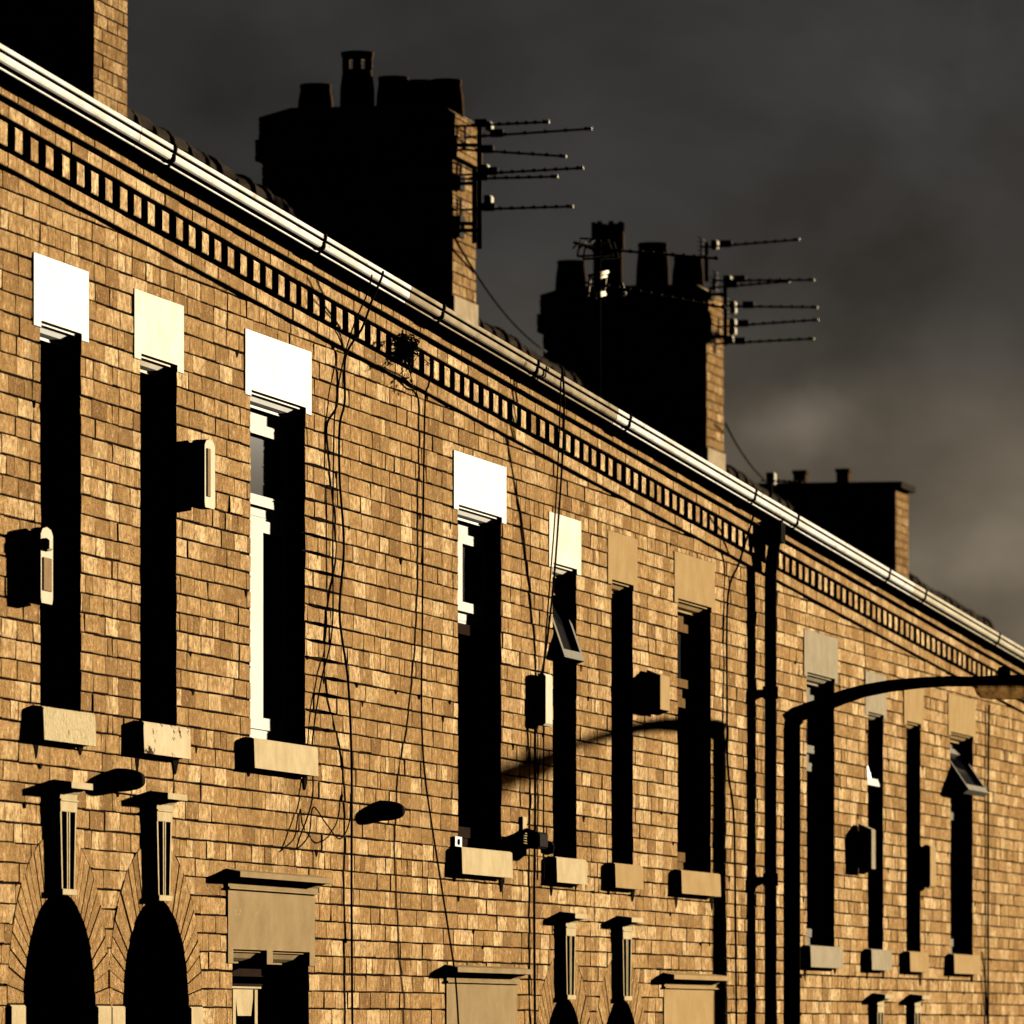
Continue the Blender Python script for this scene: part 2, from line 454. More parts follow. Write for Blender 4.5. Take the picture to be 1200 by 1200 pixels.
def hood(parent, off, x0, x1, z, m):
    """projecting moulded cornice over the ground-floor lintel"""
    mb = MB(off)
    # profile (projection, height)
    pr = [(0.0, 0.0), (0.018, 0.0), (0.018, 0.007), (0.010, 0.009), (0.012, 0.026), (0.022, 0.038), (0.042, 0.046), (0.070, 0.047), (0.070, 0.070), (0.0, 0.082)]
    n = len(pr); vs = []
    for (p, h) in pr: vs.append((x0 - p * 0.6, -p, z + h))
    for (p, h) in pr: vs.append((x1 + p * 0.6, -p, z + h))
    fs = [(k, (k + 1) % n, n + (k + 1) % n, n + k) for k in range(n)] + [tuple(range(n - 1, -1, -1)), tuple(range(n, 2 * n))]
    mb.add(vs, fs, m)
    return mb.build('window_hood', parent)

def keystone(parent, off, cx, m):
    zb, zt = ARC_Z + 0.425, ARC_Z + 0.765
    def trap(y0, y1, wt, wb, za, zz, mb):
        mb.prism([(cx - wb, za), (cx + wb, za), (cx + wt, zz), (cx - wt, zz)], y0, y1, m)
    mb = MB(off)
    WT, WB = 0.125, 0.095
    trap(-0.008, 0.12, WT, WB, zb, zt, mb)
    # fluted face: three ribs, two deep grooves, closed at head and foot
    g0, g1 = zb + 0.010, zt - 0.040
    def at(z): return WB + (WT - WB) * (z - zb) / (zt - zb)
    for lo, hi in ((-1.0, -0.84), (-0.20, -0.07), (0.07, 0.20), (0.84, 1.0)):
        a, b = at(g0), at(g1)
        mb.prism([(cx + lo * a, g0), (cx + hi * a, g0), (cx + hi * b, g1), (cx + lo * b, g1)], -0.034, -0.0081, m)
    trap(-0.034, -0.0081, at(g1 - 0.0), at(g1 - 0.0), g1, g1 + 0.001, mb)
    mb.prism([(cx - at(g1), g1 + 0.0012), (cx + at(g1), g1 + 0.0012), (cx + WT, zt), (cx - WT, zt)], -0.036, -0.0081, m)
    mb.prism([(cx - WB - 0.01, zb - 0.012), (cx + WB + 0.01, zb - 0.012), (cx + WB + 0.01, zb + 0.0095), (cx - WB - 0.01, zb + 0.0095)], -0.040, -0.0085, m)
    ks = mb.build('keystone', parent)
    cb = MB(off)
    pr = [(0.0, 0.0), (0.040, 0.0), (0.040, 0.006), (0.034, 0.008), (0.036, 0.026), (0.046, 0.038), (0.064, 0.044), (0.088, 0.046), (0.088, 0.070), (0.0, 0.080)]
    n = len(pr); hw = WT - 0.02; vs = []
    for (p, h) in pr: vs.append((cx - hw - p * 0.6, -p, zt + 0.0005 + h))
    for (p, h) in pr: vs.append((cx + hw + p * 0.6, -p, zt + 0.0005 + h))
    fs = [(k, (k + 1) % n, n + (k + 1) % n, n + k) for k in range(n)] + [tuple(range(n - 1, -1, -1)), tuple(range(n, 2 * n))]
    cb.add(vs, fs, m); cb.build('cap', ks)
    return ks

def gutter(parent, off, x0, x1, m, seed):
    rng = random.Random(seed)
    # ogee profile (projection, height above rake foot)
    g = [(0.050, 0.279), (0.100, 0.282), (0.1025, 0.285), (0.1025, 0.293), (0.088, 0.296), (0.088, 0.305), (0.120, 0.308),
         (0.128, 0.316), (0.132, 0.330), (0.132, 0.352), (0.128, 0.357), (0.118, 0.359), (0.118, 0.367), (0.138, 0.369), (0.141, 0.373), (0.141, 0.397), (0.136, 0.400),
         (0.128, 0.396), (0.128, 0.375), (0.05, 0.36)]
    g = [(p - 0.25 * max(0, p - 0.1), 0.298 + (h - 0.279) * 0.66) for p, h in g]
    mb = MB(off)
    mb.sweepx([(-p, RK(x0) + h) for p, h in g], x0 + 0.004, x1 - 0.004, m, SLOPE, xref=x0)
    gt = mb.build('gutter', parent)
    # union straps
    x = x0 + rng.uniform(0.3, 0.9)
    while x < x1 - 0.2:
        sb = MB(off); k = 0.006
        prof = [(-(p + k), RK(x) + h + (k if h > 0.36 else -k * 0.3)) for p, h in g[2:17]] + [(-0.06, RK(x) + 0.408), (-0.06, RK(x) + 0.27)]
        sb.sweepx(prof, x, x + 0.020, 'black', SLOPE)
        sb.build('gutter_strap', gt)
        x += rng.uniform(2.1, 4.4)
    return gt

def eaves(parent, off, x0, x1, rng):
    """raking brick courses with the dentil band"""
    mb = MB(off)
    def strip(h0, h1, p, m='brick', L=0.225, bias=0.0, back=0.10):
        x = x0 - rng.uniform(0, L)
        while x < x1:
            w = L + rng.uniform(-0.005, 0.005); a, b = max(x + 0.0015, x0), min(x + w - 0.003, x1); x += w
            if b - a < 0.015: continue
            t = min(1, max(0, rng.gauss(0.6 + bias, 0.16)))
            if rng.random() < 0.06: t = rng.uniform(0.1, 0.3)
            dy = rng.uniform(-0.002, 0.002)
            za, zb = RK(a), RK(b)
            mb.prism([(a, za + h0), (b, zb + h0), (b, zb + h1), (a, za + h1)], -p + dy, back, m, t, 0.0028)
    strip(0.004, 0.057, 0.020)
    # dentils on a recessed dark bed
    mb.sweepx([(0.0, RK(x0) + 0.0572), (0.10, RK(x0) + 0.0572), (0.10, RK(x0) + 0.172), (0.0, RK(x0) + 0.172)], x0, x1, 'mortar', SLOPE)
    pit = 0.2218; n = int(round((x1 - x0) / pit)); pit = (x1 - x0) / n
    for k in range(n):
        a = x0 + (k + 0.25) * pit + rng.uniform(-0.004, 0.004); b = a + 0.112 + rng.uniform(-0.004, 0.004)
        t = min(1, max(0, rng.gauss(0.85, 0.2)))
        lo = 0.075 + rng.uniform(-0.003, 0.003); hi = 0.158 + rng.uniform(-0.003, 0.003)
        mb.prism([(a, RK(a) + lo), (b, RK(b) + lo), (b, RK(b) + hi), (a, RK(a) + hi)], -0.030 + rng.uniform(-0.003, 0.003), 0.0, 'brick', t, 0.003)
    strip(0.172, 0.220, 0.042, bias=0.04)
    # thin moulded fillet
    mb.sweepx([(-0.050, RK(x0) + 0.222), (-0.050, RK(x0) + 0.227), (-0.064, RK(x0) + 0.230), (-0.064, RK(x0) + 0.234), (-0.052, RK(x0) + 0.238), (0.10, RK(x0) + 0.238), (0.10, RK(x0) + 0.222)], x0, x1, 'soffit', SLOPE)
    strip(0.240, 0.300, 0.047, bias=-0.15)
    # soffit board under the gutter
    mb.sweepx([(-0.048, RK(x0) + 0.302), (-0.048, RK(x0) + 0.385), (0.10, RK(x0) + 0.385), (0.10, RK(x0) + 0.302)], x0, x1, 'soffit', SLOPE)
    return mb.build('dentil_cornice', parent)

RIDGE_Y, RIDGE_H = 4.42, 3.045
def roof(parent, off, x0, x1, rng):
    mb = MB(off)
    # slab, front pitch covered by lapped slates, and the back pitch
    e0, e1 = (-0.075, 0.374), (RIDGE_Y, RIDGE_H)
    dy, dz = e1[0] - e0[0], e1[1] - e0[1]; ln = math.hypot(dy, dz); ty, tz = dy / ln, dz / ln; ny, nz = -tz, ty
    zr = RK(x0)
    mb.sweepx([(e0[0] + 0.02, zr + e0[1] - 0.012), (e1[0], zr + e1[1] - 0.012), (2 * RIDGE_Y + 0.1, zr + e0[1] - 0.012), (2 * RIDGE_Y + 0.1, zr + e0[1] - 0.10), (e1[0], zr + e1[1] - 0.15), (e0[0] + 0.02, zr + e0[1] - 0.06)], x0, x1, 'ridge', SLOPE)
    g = 0.24; nrow = int(ln / g)
    for r in range(nrow + 1):
        s0 = r * g; s1 = min(s0 + g + 0.05, ln)
        if s1 - s0 < 0.06: continue
        x = x0 - (0.15 if r % 2 else 0)
        while x < x1:
            a, b = max(x + 0.003, x0), min(x + 0.297, x1); x += 0.30
            if b - a < 0.03: continue
            lift = rng.uniform(0.010, 0.016); t = rng.random()
            vs = []
            for xx in (a, b):
                zz = RK(xx)
                for s, h in ((s0, 0.003), (s0, 0.003 + lift), (s1, 0.009), (s1, 0.0)):
                    vs.append((xx, e0[0] + ty * s + ny * h, zz + e0[1] + tz * s + nz * h))
            mb.add(vs, [(0, 1, 2, 3), (4, 7, 6, 5), (0, 4, 5, 1), (1, 5, 6, 2), (2, 6, 7, 3), (0, 3, 7, 4)], 'slate', t)
    rf = mb.build('roof', parent)
    rb = MB(off)
    x = x0
    while x < x1 - 0.05:
        b = min(x + 0.452, x1); zz = RK((x + b) / 2) + RIDGE_H - 0.02 + rng.uniform(-0.012, 0.016); tl = rng.uniform(-0.012, 0.012)
        seg = 8; vs = []
        for xx, rr, z2 in ((x, 0.125, zz - tl), (x + 0.045, 0.125, zz - tl), (x + 0.046, 0.108, zz - tl), (b, 0.108, zz + tl)):
            for k in range(seg + 1):
                a = math.pi * (k / seg)
                vs.append((xx, RIDGE_Y + rr * math.cos(a) * 1.15, z2 + rr * math.sin(a) - 0.02))
        n = seg + 1; fs = []
        for l in range(3):
            for k in range(seg): fs.append((l * n + k, l * n + k + 1, (l + 1) * n + k + 1, (l + 1) * n + k))
            fs.append((l * n + seg, l * n, (l + 1) * n, (l + 1) * n + seg))
        fs += [tuple(range(n)), tuple(range(4 * n - 1, 3 * n - 1, -1))]
        rb.add(vs, fs, 'ridge')
        x = b + 0.003
    rb.build('ridge_tiles', rf)
    return rf

def house(side, pair, cfg, label):
    """one terraced house; side L or R of its pair; meshes are made round the house's own base point"""
    c = CA + pair * PITCH; base = -STEP * pair
    xm = -HALF / 2 if side == 'L' else HALF / 2
    off = (xm, 0, gz(xm))
    root = empty('terraced_house', (c + xm, 0, base + gz(xm)), label, 'house', 'brick terraced houses stepping down the street')
    rng = random.Random(100 + pair * 2 + (side == 'R')); hb = rng.uniform(-0.06, 0.07)
    x0, x1 = (-HALF, 0.0) if side == 'L' else (0.0, HALF)
    dcx = -0.745 if side == 'L' else 0.745
    # openings
    holes = []; opens = []
    for i, (a, b, lift) in enumerate(WIN[side]):
        hd = HEAD + lift; lh = cfg['lh'][i]
        holes.append(rect(a, b, SILL, hd)); opens.append((a, b, SILL, hd, 0.20))
        holes.append(rect(a - 0.107, b + 0.107, hd, hd + lh + 0.002))
        holes.append(rect(a - 0.107, a, hd - 0.027, hd)); holes.append(rect(b, b + 0.107, hd - 0.027, hd))
        holes.append(rect(a - 0.11, b + 0.06, SILL - 0.126, SILL))
    ga, gb = GWIN[side]
    holes.append(rect(ga, gb, Z0 - 1.15, G_HEAD)); opens.append((ga, gb, Z0 - 1.15, G_HEAD, 0.22))
    gx0, gx1 = ga - 0.09, gb + 0.10
    holes.append(rect(gx0, gx1, G_HEAD, Z0 + 0.572)); holes.append(rect(gx0, ga, G_HEAD - 0.06, G_HEAD)); holes.append(rect(gb, gx1, G_HEAD - 0.06, G_HEAD))
    holes.append(rect(ga - 0.08, gb + 0.08, Z0 - 1.29, Z0 - 1.15))
    arch_out = [(dcx - 0.765, -1.0), (dcx + 0.765, -1.0)] + ell(dcx, 0.765, 0.66)
    holes.append(arch_out)
    mb = MB(off)
    zbot = gz(x1) - 0.25
    courses(mb, rng, x0 + 0.001, x1 - 0.001, zbot, RK(x0), PHABS + STEP * pair, holes, teeth=True, bias=hb, keep=((x1, RK(x1) + 0.001), (x0, RK(x0) + 0.001)))
    # mortar body behind the bricks
    ps = [[(x0, zbot), (x1, zbot), (x1, RK(x1) + 0.06), (x0, RK(x0) + 0.06)]]
    solid_holes = [rect(a, b, z0, z1) for a, b, z0, z1, _ in opens] + [[(dcx - 0.53, -1.0), (dcx + 0.53, -1.0)] + ell(dcx, 0.53, 0.42)]
    for h in solid_holes: ps = subtract(ps, h)
    for po in ps:
        mb.add([(x, 0.0075, z) for x, z in po], [tuple(range(len(po)))], 'mortar')
    # brick reveals and the plain shell of the house
    for a, b, z0, z1, dp in opens:
        k = z0
        while k < z1 - 0.005:
            kk = min(k + 0.0665, z1)
            for xx, s in ((a, -1), (b, 1)):
                vs = [(xx, 0.0035, k), (xx, dp, k), (xx, dp, kk), (xx, 0.0035, kk)]
                mb.add(vs, [(0, 1, 2, 3) if s < 0 else (3, 2, 1, 0)], 'brick', min(1, max(0, rng.gauss(0.5, 0.16))))
                if kk < z1: mb.add([(xx + s * 0.001, 0.0, kk), (xx + s * 0.001, dp, kk), (xx + s * 0.001, dp, kk + 0.0085), (xx + s * 0.001, 0.0, kk + 0.0085)], [(0, 1, 2, 3)], 'mortar')
            k += 0.075
        mb.add([(a, 0, z0), (b, 0, z0), (b, dp, z0), (a, dp, z0)], [(0, 1, 2, 3)], 'mortar')
        mb.add([(a, 0, z1), (b, 0, z1), (b, dp, z1), (a, dp, z1)], [(3, 2, 1, 0)], 'mortar')
    # back and party walls
    zt = RK(x1) + 0.34
    yb = 2 * RIDGE_Y
    mb.add([(x0, yb, zbot), (x1, yb, zbot), (x1, yb, RK(x1) + 0.36), (x0, yb, RK(x0) + 0.36)], [(3, 2, 1, 0)], 'brick', 0.5)
    for xx in (x0 + 0.004, x1 - 0.004):
        mb.add([(xx, 0.02, zbot), (xx, yb, zbot), (xx, yb, RK(xx) + 0.34), (xx, RIDGE_Y, RK(xx) + RIDGE_H - 0.16), (xx, 0.02, RK(xx) + 0.34)], [(0, 1, 2, 3, 4)], 'brick', 0.5)
    # room-dark lining behind the openings so that no sky shows through
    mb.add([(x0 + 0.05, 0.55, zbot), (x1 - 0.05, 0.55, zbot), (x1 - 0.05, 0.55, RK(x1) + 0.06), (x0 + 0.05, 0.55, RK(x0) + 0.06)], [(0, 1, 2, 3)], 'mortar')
    # thin dark pieces laid along the joints beside the cables
    for (sx, z0s, z1s, wd, n) in cfg.get('joint_marks', []):
        ph = PHABS + STEP * pair; z = ph + math.floor((z0s - ph) / 0.075) * 0.075
        while z < z1s:
            for q in range(n):
                w = rng.uniform(0.3, wd + 0.35); xx = sx + rng.gauss(0, 0.12)
                a0 = xx - w / 2; h0 = rng.uniform(0.006, 0.0095)
                mb.prism([(a0, z - h0 * 0.6), (a0 + w * 0.4, z - h0), (a0 + w, z - h0 * 0.4), (a0 + w * 0.9, z + h0 * 0.5), (a0 + w * 0.35, z + h0), (a0 + w * 0.06, z + h0 * 0.4)], -0.0035, 0.008, 'dark_marks')
            z += 0.075
    # odd dark pits and open joints
    for q in range(34):
        xx = rng.uniform(x0 + 0.1, x1 - 0.1); kk = rng.randint(int((Z0 - 0.2) / 0.075), int((Z0 + 2.9) / 0.075)); z = (PHABS + STEP * pair) % 0.075 + kk * 0.075
        pt = (xx, z); 
        if any(min(p[0] for p in h) - 0.03 < xx < max(p[0] for p in h) + 0.03 and min(p[1] for p in h) - 0.06 < z < max(p[1] for p in h) + 0.06 for h in holes): continue
        if z > RK(xx) - 0.1: continue
        w = rng.uniform(0.012, 0.03); h0 = rng.uniform(0.012, 0.03)
        mb.prism([(xx - w, z - 0.004), (xx - w * 0.2, z - h0), (xx + w * 0.4, z - h0 * 0.4), (xx + w, z + 0.001), (xx + w * 0.1, z + 0.006)], -0.0032, 0.008, 'dark_marks')
    # damp runs under the sill ends
    for a, b, lift in WIN[side]:
        for xx in (a - 0.06 + rng.uniform(-0.02, 0.03), b + 0.0 + rng.uniform(-0.05, 0.03)):
            w = rng.uniform(0.03, 0.06); h0 = rng.uniform(0.03, 0.09)
            mb.prism([(xx - w * 0.2, SILL - 0.126 - h0), (xx + w * 0.15, SILL - 0.126 - h0 * 0.9), (xx + w, SILL - 0.128), (xx - w, SILL - 0.128)], -0.0034, 0.006, 'dark_marks')
    wall = mb.build('wall', root)
    eaves(root, off, x0, x1, rng)
    gutter(root, off, x0, x1, cfg['gutter'], 40 + pair * 2 + (side == 'R'))
    roof(root, off, x0, x1, rng)
    for i, (a, b, lift) in enumerate(WIN[side]):
        hd = HEAD + lift
        lintel(root, off, a, b, hd, cfg['lh'][i], 0.025, cfg['lin'][i][0], cfg['lin'][i][1])
        sill(root, off, a - 0.11, b + 0.06, SILL, cfg['sil'][i][0], cfg['sil'][i][1])
        window_unit(root, off, a, b, SILL, hd - 0.054, '', cfg['tl'][i], cfg['sw'][i], cfg['fr'][i], cfg['q'][i], cfg['stile'][i], cfg['tstile'][i], cfg['low'][i])
    # ground-floor window
    gm = cfg['ground']
    lb = MB(off)
    lb.box(gx0, gx1, -0.004, 0.20, G_HEAD, Z0 + 0.570, gm)
    lb.box(gx0, ga, -0.004, 0.20, G_HEAD - 0.058, G_HEAD, gm); lb.box(gb, gx1, -0.004, 0.20, G_HEAD - 0.058, G_HEAD, gm)
    mid = ga + (gb - ga) * 0.47
    lb.box(mid - 0.055, mid + 0.055, -0.004, 0.20, G_HEAD - 0.058, G_HEAD, gm)
    for a, b in ((ga, mid - 0.055), (mid + 0.055, gb)):
        z = G_HEAD
        lb.sweepx([(0.010, z), (0.010, z - 0.010), (0.020, z - 0.014), (0.032, z - 0.034), (0.050, z - 0.046), (0.056, z - 0.046), (0.056, z - 0.056), (0.20, z - 0.056), (0.20, z)], a, b, gm)
    lb.build('lintel', root, cfg.get('glabel'))
    hood(root, off, gx0 - 0.02, gx1 + 0.02, Z0 + 0.5715, gm)
    sill(root, off, ga - 0.08, gb + 0.08, Z0 - 1.15, gm, None)
    z0, z1 = Z0 - 1.15, G_HEAD - 0.058
    fb = MB(off); q = 0.10
    fb.box(ga, ga + 0.05, q, q + 0.07, z0, z1, 'brownframe'); fb.box(gb - 0.05, gb, q, q + 0.07, z0, z1, 'brownframe')
    fb.box(ga + 0.05, gb - 0.05, q, q + 0.07, z1 - 0.05, z1, 'door'); fb.box(ga + 0.05, gb - 0.05, q, q + 0.07, z0, z0 + 0.06, 'brownframe')
    fb.box(ga + 0.05, gb - 0.05, q + 0.0, q + 0.07, z1 - 0.095, z1 - 0.0805, 'door')
    gw = fb.build('window', root)
    pb = MB(off); pb.box(ga + 0.05, gb - 0.05, q + 0.04, q + 0.05, z0 + 0.06, z1 - 0.0955, 'glass'); pb.build('pane', gw)
    # splayed casement in the left light
    sb = MB(off); a, b = ga + 0.30, ga + 0.74; zt = z1 - 0.105; zb = z0 + 0.08
    sb.box(a, a + 0.05, q - 0.03, q + 0.035, zb, zt, 'stone_pale'); sb.box(b - 0.05, b, q - 0.03, q + 0.035, zb, zt, 'stone_pale')
    sb.prism([(a + 0.10, zt - 0.11), (b - 0.10, zt - 0.11), (b - 0.0505, zt), (a + 0.0505, zt)], q - 0.026, q + 0.035, 'stone_pale')
    sb.box(a - 0.05, b + 0.05, q - 0.034, q + 0.0, zt + 0.004, zt + 0.012, 'stone_pale')
    sb.box(a + 0.05, b - 0.05, q - 0.025, q + 0.035, zb, zb + 0.07, 'stone_pale')
    sb.build('casement', gw)
    # door arch
    ab = MB(off); nv = 30
    for k in range(nv):
        t0 = math.pi * k / nv; t1 = math.pi * (k + 1) / nv
        e = 0.0035
        def pt(a, b, t): return (dcx + a * math.cos(t), ARC_Z + b * math.sin(t))
        i0, i1 = pt(0.531, 0.421, t0 + e * 1.6), pt(0.531, 0.421, t1 - e * 1.6)
        o0, o1 = pt(0.76, 0.655, t0 + e), pt(0.76, 0.655, t1 - e)
        po = [i0, o0, o1, i1]
        lim = (0.0 if side == 'L' else 0.0)
        if side == 'L': l, r = cut(po, (-0.003, 0), (-0.003, 10)); po = l
        else: l, r = cut(po, (0.003, 10), (0.003, 0)); po = l
        if not po: continue
        po = dedupe(po)
        if po: ab.prism(po, rng.uniform(-0.003, 0.001), 0.10, 'brick', min(1, max(0, rng.gauss(0.36, 0.12))), 0.0022)
    # intrados and reveals of the porch
    pts = [(dcx + 0.53, gz(dcx) - 0.2)] + ell(dcx, 0.53, 0.42, 24) + [(dcx - 0.53, gz(dcx) - 0.2)]
    for k in range(len(pts) - 1):
        (xa, za), (xb, zb_) = pts[k], pts[k + 1]
        ab.add([(xa, 0.0, za), (xb, 0.0, zb_), (xb, 0.52, zb_), (xa, 0.52, za)], [(0, 1, 2, 3)], 'brick', 0.3)
    ab.build('door_arch', root)
    for s in (-1, 1):
        jb = MB(off); a = dcx + s * 0.532; b = dcx + s * 0.742
        jb.box(min(a, b), max(a, b), -0.012, 0.10, gz(dcx) - 0.1, ARC_Z - 0.004, 'stone_pale' if cfg['jamb'] == 'pale' else 'stone', 0.5, 0.006)
        jb.build('door_jamb', root)
    keystone(root, off, dcx, cfg['key'])
    db = MB(off)
    zg = gz(dcx) + 0.02
    db.box(dcx - 0.53, dcx + 0.53, 0.44, 0.50, zg, ARC_Z - 0.05, 'door')
    for px_ in (-0.24, 0.24):
        db.box(dcx + px_ - 0.17, dcx + px_ + 0.17, 0.425, 0.4395, zg + 0.25, zg + 0.95, 'door'); db.box(dcx + px_ - 0.17, dcx + px_ + 0.17, 0.425, 0.4395, zg + 1.1, zg + 1.9, 'door')
    db.box(dcx - 0.53, dcx + 0.53, 0.40, 0.50, ARC_Z - 0.0495, ARC_Z, 'door')
    dr = db.build('door', root)
    fb2 = MB(off); po = [(dcx - 0.53, ARC_Z + 0.001)] + [(dcx + 0.53, ARC_Z + 0.001)] + ell(dcx, 0.53, 0.42)[1:-1]
    fb2.prism(po, 0.46, 0.47, 'glass'); fb2.build('fanlight', dr)
    hb = MB(off); hb.tube([(dcx + 0.38, 0.40, zg + 1.02), (dcx + 0.38, 0.38, zg + 1.02), (dcx + 0.30, 0.38, zg + 1.02)], 0.01, 'alloy'); hb.build('handle', dr)
    return root

# ------------------------------------------------------------------ chimneys
def chimney(parent, pair, pots, kind='tall', soot=0):
    """stack over the party wall at the upper (left) end of a pair"""
    o = parent.location
    cx = CA + pair * PITCH - HALF - 0.02; base = -STEP * pair
    zr = base + RK(-HALF) + RIDGE_H
    xa, xb = cx - 0.385, cx + 0.385; ya, yb = 3.75, 5.09
    zt = zr + (1.05 if kind == 'tall' else 0.49)
    zb = zr - 0.75
    rng = random.Random(500 + pair)
    mb = MB(o)
    # brick skin on four faces, made flat then turned
    def face(u0, u1, z0, z1, fn, bias):
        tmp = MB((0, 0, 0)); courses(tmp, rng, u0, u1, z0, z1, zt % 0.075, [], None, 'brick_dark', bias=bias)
        k = len(mb.v)
        mb.v.extend([tuple(Vector(fn(*v)) - mb.off) for v in tmp.v])
        mb.f.extend([[i + k for i in f] for f in tmp.f]); mi = mb.mid('brick_dark')
        mb.mi.extend([mi] * len(tmp.f)); mb.t.extend(tmp.t); mb.sm.extend(tmp.sm)
    def skin(xa, xb, ya, yb, z0, z1, bias):
        face(0.004, xb - xa - 0.004, z0, z1, lambda x, y, z: (xa + x, ya + y, z), bias)
        face(0.004, yb - ya - 0.004, z0, z1, lambda x, y, z: (xa + y, yb - x, z), bias)
        face(0.004, xb - xa - 0.004, z0, z1, lambda x, y, z: (xb - x, yb - y, z), bias)
        face(0.004, yb - ya - 0.004, z0, z1, lambda x, y, z: (xb - y, ya + x, z), bias)
        mb.box(xa + 0.007, xb - 0.007, ya + 0.007, yb - 0.007, z0 - 0.002, z1 + 0.002, 'mortar')
    if kind == 'tall':
        skin(xa, xb, ya, yb, zb, zt - 0.35, 0.05)
        e = 0.04
        skin(xa - e, xb + e, ya - e, yb + e, zt - 0.345, zt - 0.20, 0.05)
        skin(xa - e / 2, xb + e / 2, ya - e / 2, yb + e / 2, zt - 0.195, zt - 0.05, 0.05)
        # weathered cement flaunching
        a = 0.02
        mb.add([(xa - a, ya - a, zt - 0.045), (xb + a, ya - a, zt - 0.045), (xb + a, yb + a, zt - 0.045), (xa - a, yb + a, zt - 0.045),
                (xa + 0.10, ya + 0.10, zt + 0.03), (xb - 0.10, ya + 0.10, zt + 0.03), (xb - 0.10, yb - 0.18, zt + 0.03), (xa + 0.10, yb - 0.18, zt + 0.03)],
               [(3, 2, 1, 0), (4, 5, 6, 7), (0, 1, 5, 4), (1, 2, 6, 5), (2, 3, 7, 6), (3, 0, 4, 7)], 'mortar_pale')
        ztop = zt + 0.0
    else:
        yb2 = yb + 0.05
        skin(xa, xb, ya, yb2, zb, zt - 0.06, -0.05)
        mb.box(xa - 0.03, xb + 0.03, ya - 0.06, yb2 + 0.04, zt - 0.058, zt, 'ridge')
        ztop = zt - 0.03
    # pale lead and mortar flashing at the foot of the street face
    if soot: mb.add([(xa - 0.012, ya - 0.014, zr - 0.70), (xb + 0.012, ya - 0.014, zr - 0.70), (xb + 0.012, ya - 0.014, zr - 0.24), (xa - 0.012, ya - 0.014, zr - 0.24),
            (xa - 0.012, ya + 0.04, zr - 0.70), (xb + 0.012, ya + 0.04, zr - 0.70), (xb + 0.012, ya + 0.04, zr - 0.23), (xa - 0.012, ya + 0.04, zr - 0.23)],
           [(0, 1, 2, 3), (4, 7, 6, 5), (3, 2, 6, 7), (0, 3, 7, 4), (1, 5, 6, 2)], 'mortar_pale')
    ch = mb.build('chimney', parent)
    for (pxc, w, h, style) in pots:
        y = ya + pxc * (yb - ya); pb = MB(o); c = (cx + (0.10 if style == 'back' else -0.08), y, ztop)
        r = w / 2
        if style in ('plain', 'back'):
            pr = [(r * 1.12, -0.05), (r * 1.12, 0.0), (r * 1.06, h * 0.5), (r * 0.93, h - 0.035), (r * 0.97, h - 0.03), (r * 0.97, h - 0.004), (r * 0.93, h), (r * 0.76, h), (r * 0.74, h * 0.4)]
            pb.lathe(c, pr, 'pot')
        elif style == 'hood':
            pr = [(r * 1.10, -0.05), (r * 1.08, h * 0.4), (r * 0.92, h * 0.70), (r * 0.72, h * 0.70), (r * 0.70, h * 0.3)]
            pb.lathe(c, pr, 'pot')
            for k in range(6):
                a = k * math.pi / 3 + 0.35; x_, y_ = c[0] + r * 0.82 * math.cos(a), c[1] + r * 0.82 * math.sin(a)
                pb.tube([(x_, y_, c[2] + h * 0.69), (x_, y_, c[2] + h * 0.90)], 0.022, 'pot', 6)
            pb.lathe(c, [(r * 0.96, h * 0.89), (r * 1.02, h * 0.93), (r * 1.06, h * 0.985), (r * 0.7, h), (0.01, h)], 'pot')
        elif style == 'crown':
            pr = [(r * 0.98, -0.05), (r * 0.96, h * 0.55), (r * 1.10, h * 0.60), (r * 1.10, h * 0.86), (r * 0.86, h * 0.86), (r * 0.80, h * 0.4)]
            pb.lathe(c, pr, 'pot', 24)
            n = 8
            for k in range(n):
                a0 = 2 * math.pi * (k + 0.02) / n; a1 = 2 * math.pi * (k + 0.98) / n; am = (a0 + a1) / 2
                vs = []
                for rr in (r * 1.10, r * 0.88):
                    for a, z in ((a0, h * 0.855), (a1, h * 0.855), (am + 0.12, h), (am - 0.12, h)):
                        vs.append((c[0] + rr * math.cos(a), c[1] + rr * math.sin(a), c[2] + z))
                pb.add(vs, [(0, 1, 2, 3), (7, 6, 5, 4), (0, 4, 5, 1), (1, 5, 6, 2), (2, 6, 7, 3), (3, 7, 4, 0)], 'pot')
        elif style == 'square':
            pb.box(c[0] - r, c[0] + r, c[1] - r, c[1] + r, c[2] - 0.02, c[2] + h, 'pot')
            pb.box(c[0] - r - 0.01, c[0] + r + 0.01, c[1] - r - 0.01, c[1] + r + 0.01, c[2] + h - 0.03, c[2] + h + 0.004, 'pot')
        pb.build('chimney_pot', ch)
    return ch

# ------------------------------------------------------------------ the street of houses
STN = ('stone', 'plain sandstone'); WHT = ('white', 'bright white painted')
def cfg(lin, sil, gut, lh=(0.245, 0.245), tl=(0.42, 0.42), sw=(0, 0), fr=('upvc', 'upvc'), q=(0.085, 0.085), stile=(0.05, 0.05), tstile=(0.045, 0.045), low=(None, None), ground='stone', key='stone_pale', jamb='pale', joint_marks=(), glabel=None):
    return dict(lin=lin, sil=sil, gutter=gut, lh=lh, tl=tl, q=q, stile=stile, tstile=tstile, low=low, sw=sw, fr=fr, ground=ground, key=key, jamb=jamb, joint_marks=list(joint_marks), glabel=glabel)
D_ = math.radians
houses = {}
houses['AL'] = house('L', 0, cfg([WHT, ('white', 'bright white painted lintel')], [STN, ('stipple', 'stippled cream painted sill')], 'gutter_white', tl=(0.4, 0.4), q=(0.085, 0.125), fr=('upvc', 'brownframe')),
    'nearest terraced house, at the left edge, with a stippled cream sill')
